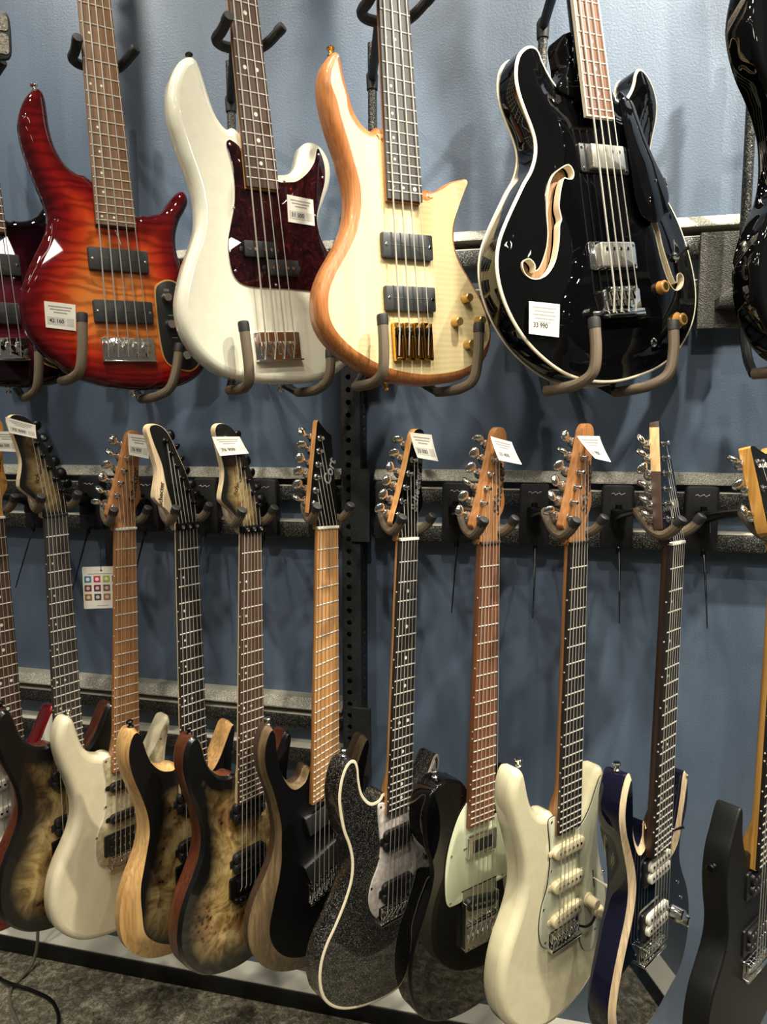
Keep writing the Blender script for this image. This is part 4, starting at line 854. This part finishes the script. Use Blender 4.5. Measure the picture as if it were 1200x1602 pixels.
# ------------------------------------------------------------------ price tags
def price_tag(key, q, z, price, label, curl=6, group='price tags on the instruments', tilt=0, lines=3):
    g = G[key]; q = [Vector((x, y, z)) for x, y in q]
    def S(u, v):  # u right, v down
        a = q[0].lerp(q[1], u); b = q[3].lerp(q[2], u); p = a.lerp(b, v)
        p = p + Vector((0, 0, curl * (v ** 1.6) + tilt * u * u)); return p
    c = S(.5, 0); n = 8
    V = [tuple((S(i / n, j / n) - c + Vector((0, 0, dz))) * .001) for dz in (0, .35) for j in range(n + 1) for i in range(n + 1)]
    N = (n + 1) ** 2; F = []
    for j in range(n):
        for i in range(n):
            a = j * (n + 1) + i; F.append((a, a + 1, a + n + 2, a + n + 1)); F.append((N + a + n + 1, N + a + n + 2, N + a + 1, N + a))
    rim = [i for i in range(n + 1)] + [(j + 1) * (n + 1) - 1 for j in range(1, n + 1)] + [n * (n + 1) + i for i in range(n - 1, -1, -1)] + [j * (n + 1) for j in range(n - 1, 0, -1)]
    for k in range(len(rim)): a, b = rim[k], rim[(k + 1) % len(rim)]; F.append((b, a, N + a, N + b))
    o = mk('price_tag', V, F, 'paper', None, 40); o.matrix_world = g.M @ Matrix.Translation(c * .001)
    def onto(name, pts, faces, mat, lift):
        mk(name, [tuple((S(u, v) - c + Vector((0, 0, lift))) * .001) for u, v in pts], faces, mat, o, 0)
    def rect(u0, v0, u1, v1, m=6):
        P = [(u0 + (u1 - u0) * i / m, v) for v in (v0, (v0 + v1) / 2, v1) for i in range(m + 1)]
        return P, [(r_ * (m + 1) + i, r_ * (m + 1) + i + 1, (r_ + 1) * (m + 1) + i + 1, (r_ + 1) * (m + 1) + i) for r_ in range(2) for i in range(m)]
    onto('shaded_box', *rect(.06, .56, .66, .86), 'paper_grey', .55)
    onto('shaded_box', *rect(.69, .56, .94, .86), 'paper_grey', .55)
    for k in range(lines):
        u0 = .12 + .05 * (k % 2) + (.16 if k == lines - 1 else 0); onto('print_line', *rect(u0, .14 + .11 * k, 1 - u0, .18 + .11 * k), 'ink_light', .55)
    tv, tf = textmesh(price, .2, .004)
    onto('printed_price', [(.37 + x * .85, .71 - y * 1.05) for x, y, _ in tv], [tuple(f) for f in tf], 'ink', .75)
    if key[0] == 'L':                                     # thread that ties the tag to the headstock
        p = S(.3 if q[1].x > 0 else .55, .06); e = Vector((min(max(p.x, -60), 24), p.y, -4))
        mk('thread', *tube([tuple((v - c) * .001) for v in (p, p.lerp(e, .5) + Vector((0, 2, 0)), e)], .0005, 5, 3), 'paper_grey', o)
    tag(o, label, 'price tag', group); return o
price_tag('U1', [(-133,-792),(-82,-796),(-86,-842),(-135,-837)], -13, '42 160', 'white price tag stuck on the red quilted bass', 1)
price_tag('U2', [(50,-609),(103,-613),(101,-658),(47,-655)], -10, '31 500', 'white price tag stuck on the tortoiseshell pickguard', .5)
price_tag('U4', [(-183,-873),(-122,-880),(-132,-929),(-191,-920)], -17.5, '33 990', 'white price tag stuck on the black hollow bass', -1, lines=5)
price_tag('L1', [(10,163),(48,163),(49,124),(10,127)], 10, '66 500', 'white price tag on the amber headstock at the left edge', 4)
price_tag('L2', [(-84,182),(-33,168),(-35,144),(-81,155)], 10, '75 500', 'white price tag across the leftmost dark burl headstock', 5)
price_tag('L3', [(-2,182),(44,178),(39,135),(-1,142)], 10, '76 900', 'white price tag on the headstock of the ivory white guitar', 3)
price_tag('L5', [(-88,164),(-33,165),(-18,137),(-76,133)], 10, '76 900', 'white price tag tilted over the headstock of the mahogany-sided guitar', 5)
price_tag('L7', [(-16,180),(31,178),(41,134),(-4,139)], 10, '33 000', 'white price tag on the black headstock of the sparkle guitar', 8, tilt=4)
price_tag('L8', [(-17,172),(26,164),(43,128),(-5,135)], 10, '33 400', 'white price tag on the headstock of the black single-cutaway guitar', 8, tilt=4)
price_tag('L9', [(-28,168),(22,168),(40,128),(5,134)], 10, '51 900', 'white price tag on the headstock of the cream guitar', 10, tilt=4)

# ------------------------------------------------------------------ wall hangers of the lower row
def hanger(key, xp, label, lever=True):
    g = G[key]; zp = ZC - .160
    base = Matrix.Translation((xp, -.046, zp)); root = empty('guitar_hanger', base); inv = base.inverted()
    pl = rrect(.058, .122, .009, 0, 0, 4); V, F = prism([(x, y) for x, y in pl], 0, .016, .003)
    mk('wall_plate', [(x, -z, y) for x, y, z in V], F, 'black_satin', root)
    sq = [(-.012 + .0035 * k, .044 + .0022 * math.sin(k * 2.1)) for k in range(8)]
    mk('emblem', *tube([(x, -.0165, y) for x, y in sq], .0009, 5), 'paper_grey', root)
    hub = (0, -.03, -.002)
    mk('swivel_hub', *merge(lathe([(.014, -.02), (.014, .016), (.010, .020), (0, .020)], hub), lathe([(.006, .02), (.006, .027), (0, .028)], hub, n=6)), 'black_metal', root)
    lo = lambda p: inv @ (g.M @ (Vector(p) * .001))
    a = lo((-2, 46, -64))
    mk('arm', *tube([Vector(hub) + Vector((0, -.006, .004)), Vector(hub).lerp(a, .5) + Vector((0, 0, .004)), a], [.0085, .0072, .0066], 10, 4), 'black_metal', root)
    for sx, x1 in ((-1, -34), (1, 33)):
        P = [(-2, 46, -64), (sx * 11, 45, -60), (sx * 19, 36, -48), (sx * 25, 22, -32), (sx * 30, 15, -10), (x1, 25, 8), (x1 + sx * 1, 42, 20)]
        mk('yoke_prong', *tube([lo(p) for p in P], .0078, 10, 4), 'rubber_brown', root)
        d = (lo(P[-1]) - lo(P[-2])).normalized(); e = lo(P[-1])
        mk('prong_cap', *lathe([(.0082, -.012), (.0084, -.002), (.0078, .001), (.006, .0022), (0, .0024)], tuple(e), tuple(d), 14), 'rubber_black', root)
    if lever:
        mk('lock_lever', *merge(tube([(.003, -.022, -.052), (.004, -.034, -.066), (.004, -.056, -.108), (.003, -.094, -.185)], [.0024, .0022, .0018, .0012], 7, 3), lathe([(.0045, -.005), (.0045, .005)], (.003, -.03, -.062), n=8)), 'black_metal', root)
    tag(root, label, 'hanger', 'guitar hangers with brown padded yokes')
for key, xp, label in (('L1', -1.155, 'black wall hanger behind the guitar at the left edge, lower row'), ('L2', -1.010, 'black wall hanger holding the leftmost burl-top guitar'), ('L3', -0.868, 'black wall hanger holding the ivory white guitar'),
      ('L4', -0.725, 'black wall hanger holding the guitar with ash sides'), ('L5', -0.588, 'black wall hanger holding the guitar with mahogany sides'), ('L6', -0.461, 'black wall hanger holding the black guitar with slanted frets'),
      ('L7', -0.316, 'black wall hanger holding the black sparkle guitar'), ('L8', -0.178, 'black wall hanger holding the black single-cutaway guitar'), ('L9', -0.026, 'black wall hanger holding the cream guitar'),
      ('L10', 0.128, 'black wall hanger holding the dark blue guitar'), ('L11', 0.276, 'black wall hanger holding the matte black guitar')):
    hanger(key, xp, label, key not in ('L6', 'L7'))

# ------------------------------------------------------------------ bass cradles of the upper row
def cradle(key, xr, hooks, label, po=0, rest_y=-368, rest=((-36, 12), (56, 18))):
    g = G[key]; base = Matrix.Translation((xr, -.046, ZC + .27)); root = empty('bass_cradle', base); inv = base.inverted()
    lo = lambda p: inv @ (g.M @ (Vector(p) * .001))
    mk('back_plate', *wbox(-.062 + po, .028 + po, -.012, 0, -.085, .082, .002), 'plate_grey', root)
    mk('plate_hole', *lathe([(.0038, 0), (.0038, .0006), (0, .0006)], (.006 + po, -.012, .034), (0, -1, 0), 10), 'dark_void', root)
    mk('rod', *tube([(.002, -.045, -.045), (0, -.045, .45)], .0085, 12), 'rail_hammertone', root)
    V, F = prism([(-.034, -.052), (-.034, -.036), (-.012, -.018), (.012, -.018), (.012, -.052)], 0, .04, .002); mk('rod_bracket', [(x + (.026 if po else 0), -.010 - z, y) for x, y, z in V], F, 'plate_grey', root)
    # neck rest
    y = rest_y; top = Vector((0, -.045, .45)); cen = lo((0, y, -50))
    jt = Vector((0, -.045, cen.z))
    mk('rod_extension', *tube([top, jt], .0075, 10), 'rail_hammertone', root)
    mk('rest_joint', *merge(lathe([(.0105, -.02), (.0115, .006), (.008, .013), (0, .014)], tuple(jt)), tube([jt, jt.lerp(cen, .5), cen], .0085, 10)), 'rubber_black', root)
    for x1, dy in rest:
        sx = 1 if x1 > 0 else -1
        P = [(0, y, -50), (sx * 24, y, -49), (sx * 38, y + 2, -38), (sx * 40 + (x1 - sx * 40) * .4, y + 4, -12), (x1 + sx * 3, y + dy, 16)]
        mk('rest_prong', *tube([lo(p) for p in P], .0085, 10, 4), 'rubber_black', root)
        e, d = lo(P[-1]), (lo(P[-1]) - lo(P[-2])).normalized()
        mk('prong_cap', *lathe([(.009, -.012), (.009, -.002), (.0078, .002), (0, .0026)], tuple(e), tuple(d), 14), 'rubber_black', root)
    # padded hooks under the body
    hub = Vector((.004, -.05, -.07))
    for (x0, y0, x1, y1) in hooks:
        b = lo((x0, y0 - 10, -72))
        mk('hook_arm', *tube([hub, hub.lerp(b, .5) + Vector((0, 0, -.02)), b], .0075, 10, 4), 'black_metal', root)
        P = [(x0, y0 - 10, -72), (x0, y0 - 11, -40), (x0 + (x1 - x0) * .2, y0 - 9, -8), (x0 + (x1 - x0) * .55, y0 + 4, 14), (x0 + (x1 - x0) * .8, y0 + (y1 - y0) * .45, 19), (x1, y1, 17)]
        mk('padded_hook', *tube([lo(p) for p in P], .0088, 12, 5), 'rubber_brown', root)
        e, d = lo(P[-1]), (lo(P[-1]) - lo(P[-2])).normalized()
        mk('hook_cap', *lathe([(.0094, -.014), (.0096, -.002), (.0088, .002), (.006, .0032), (0, .0034)], tuple(e), tuple(d), 14), 'rubber_black', root)
    tag(root, label, 'cradle', 'wall cradles under the basses'); return root
cradle('U0', -1.202, [(-100, -925, -80, -830), (40, -956, 66, -868)], 'wall cradle with brown hooks under the wine-burst bass')
cradle('U1', -0.912, [(-107, -916, -79, -817), (34, -952, 90, -867)], 'wall cradle with brown hooks under the red quilted bass')
cradle('U2', -0.629, [(-72, -926, -74, -831), (67, -938, 92, -880)], 'wall cradle with brown hooks under the white bass')
cradle('U3', -0.342, [(-75, -936, -66, -846), (88, -950, 120, -855)], 'wall cradle with brown hooks under the natural maple bass', .040)
cradle('U4', -0.031, [(-121, -994, -91, -912), (35, -1012, 90, -926)], 'wall cradle with brown hooks under the black hollow bass')
cradle('U5', 0.314, [(-70, -946, -60, -850), (60, -956, 90, -870)], 'wall cradle with brown hooks under the black bass at the right edge')

# ------------------------------------------------------------------ hanging colour card, corner tag, cables
g = G['L3']
cd_ = Matrix.Translation((-.846, -.262, ZC - .302)) @ Matrix.Rotation(R(22), 4, 'Z')
card = empty('colour_card', cd_)
def flat(poly, t0, t1): V, F = prism(poly, t0, t1, 0); return [(x, -z, y) for x, y, z in V], F
mk('card_sheet', *flat(rrect(.070, .083, .002), 0, .0008), 'paper', card, 0)
CC = [(70,130,165),(205,50,80),(165,180,60),(80,30,80),(120,50,50),(110,30,60),(130,80,60),(40,45,70),(150,100,40),(60,60,60),(170,110,60),(150,130,60)]
for i, c in enumerate(CC):
    M('card_ink_%d' % i, c, .8); x = -.0255 + .0172 * (i % 4); z = .017 - .0178 * (i // 4)
    mk('colour_patch', *flat(rrect(.0128, .0128, .001, x, z), .0008, .0011), 'card_ink_%d' % i, card, 0)
    mk('patch_picture', *flat(circ(.0036, x, z, 10), .0011, .0013), 'paper_grey' if i > 3 else 'paper', card, 0)
mk('print_line', *flat(rrect(.05, .001, .0004, 0, .0275), .0008, .001), 'ink_light', card, 0); mk('print_line', *flat(rrect(.022, .001, .0004, 0, -.036), .0008, .001), 'ink_light', card, 0)
mk('eyelet', *flat(circ(.0018, 0, .034), .0008, .0012), 'ink', card, 0)
mk('cord', *tube([(0, -.001, .034), (.001, -.002, .07), (.004, -.003, .11), (.012, -.002, .145)], .0006, 5, 4), 'black_plastic', card)
tag(card, 'white printed card with small coloured squares hanging beside a neck', 'card')
bk = mk('hang_tag', *flat(rrect(.05, .075, .016, 0, 0), 0, .0012), 'black_satin', None, 0); bk.matrix_world = Matrix.Translation((-.826, -.232, ZC - .240)) @ Matrix.Rotation(R(22), 4, 'Z')
tag(bk, 'black round-topped card hanging behind the printed colour card', 'card')
# patterned tag at the corner of the picture
V, F = prism(cr([(-.03, .036), (.0, .042), (.012, .034), (.014, .0), (.012, -.03), (.0, -.04), (-.03, -.036)], 4), 0, .006, .002)
pt = mk('patterned_strap', [(x, -z, y) for x, y, z in V], F, 'black_satin'); pt.matrix_world = Matrix.Translation((-.969, -.30, ZC + .70)) @ Matrix.Rotation(R(35), 4, 'Z')
def strapfn(t):
    v = t.noise(t.coord(), 170, 4, .7, 2); t.col(t.ramp(v, [(.4, s2l(70, 68, 60)), (.6, s2l(170, 164, 148))]))
M('patterned_cloth', fn=strapfn, rough=.9)
for zz, hh in ((.021, .026), (-.014, .034)): mk('cloth_panel', *flat(rrect(.038, hh, .006, -.009, zz), .006, .0072), 'patterned_cloth', pt, 0)
tag(pt, 'grey patterned strap hanging in the top left corner', 'strap')
# cables on the carpet
mk_c = mk('grey_cable', *tube([(-1.201, -0.077, .30), (-1.202, -0.078, .09), (-1.208, -0.093, .02), (-1.212, -0.133, .005), (-1.213, -0.158, .005), (-1.196, -0.187, .005), (-1.166, -0.214, .005), (-1.127, -0.241, .005), (-1.074, -0.284, .005), (-1.013, -0.366, .005)], .0038, 8, 6), 'cable_grey')
tag(mk_c, 'grey cable running down to the carpet at lower left', 'cable')
bc = mk('black_cable', *tube([(-1.378, -0.103, .005), (-1.317, -0.123, .005), (-1.258, -0.145, .006), (-1.212, -0.160, .0135), (-1.166, -0.159, .008), (-1.106, -0.168, .005), (-1.069, -0.188, .005), (-1.037, -0.220, .005), (-1.013, -0.275, .005), (-1.003, -0.366, .005)], .0042, 8, 6), 'cable_black')
tag(bc, 'shiny black cable curving over the carpet at lower left', 'cable')
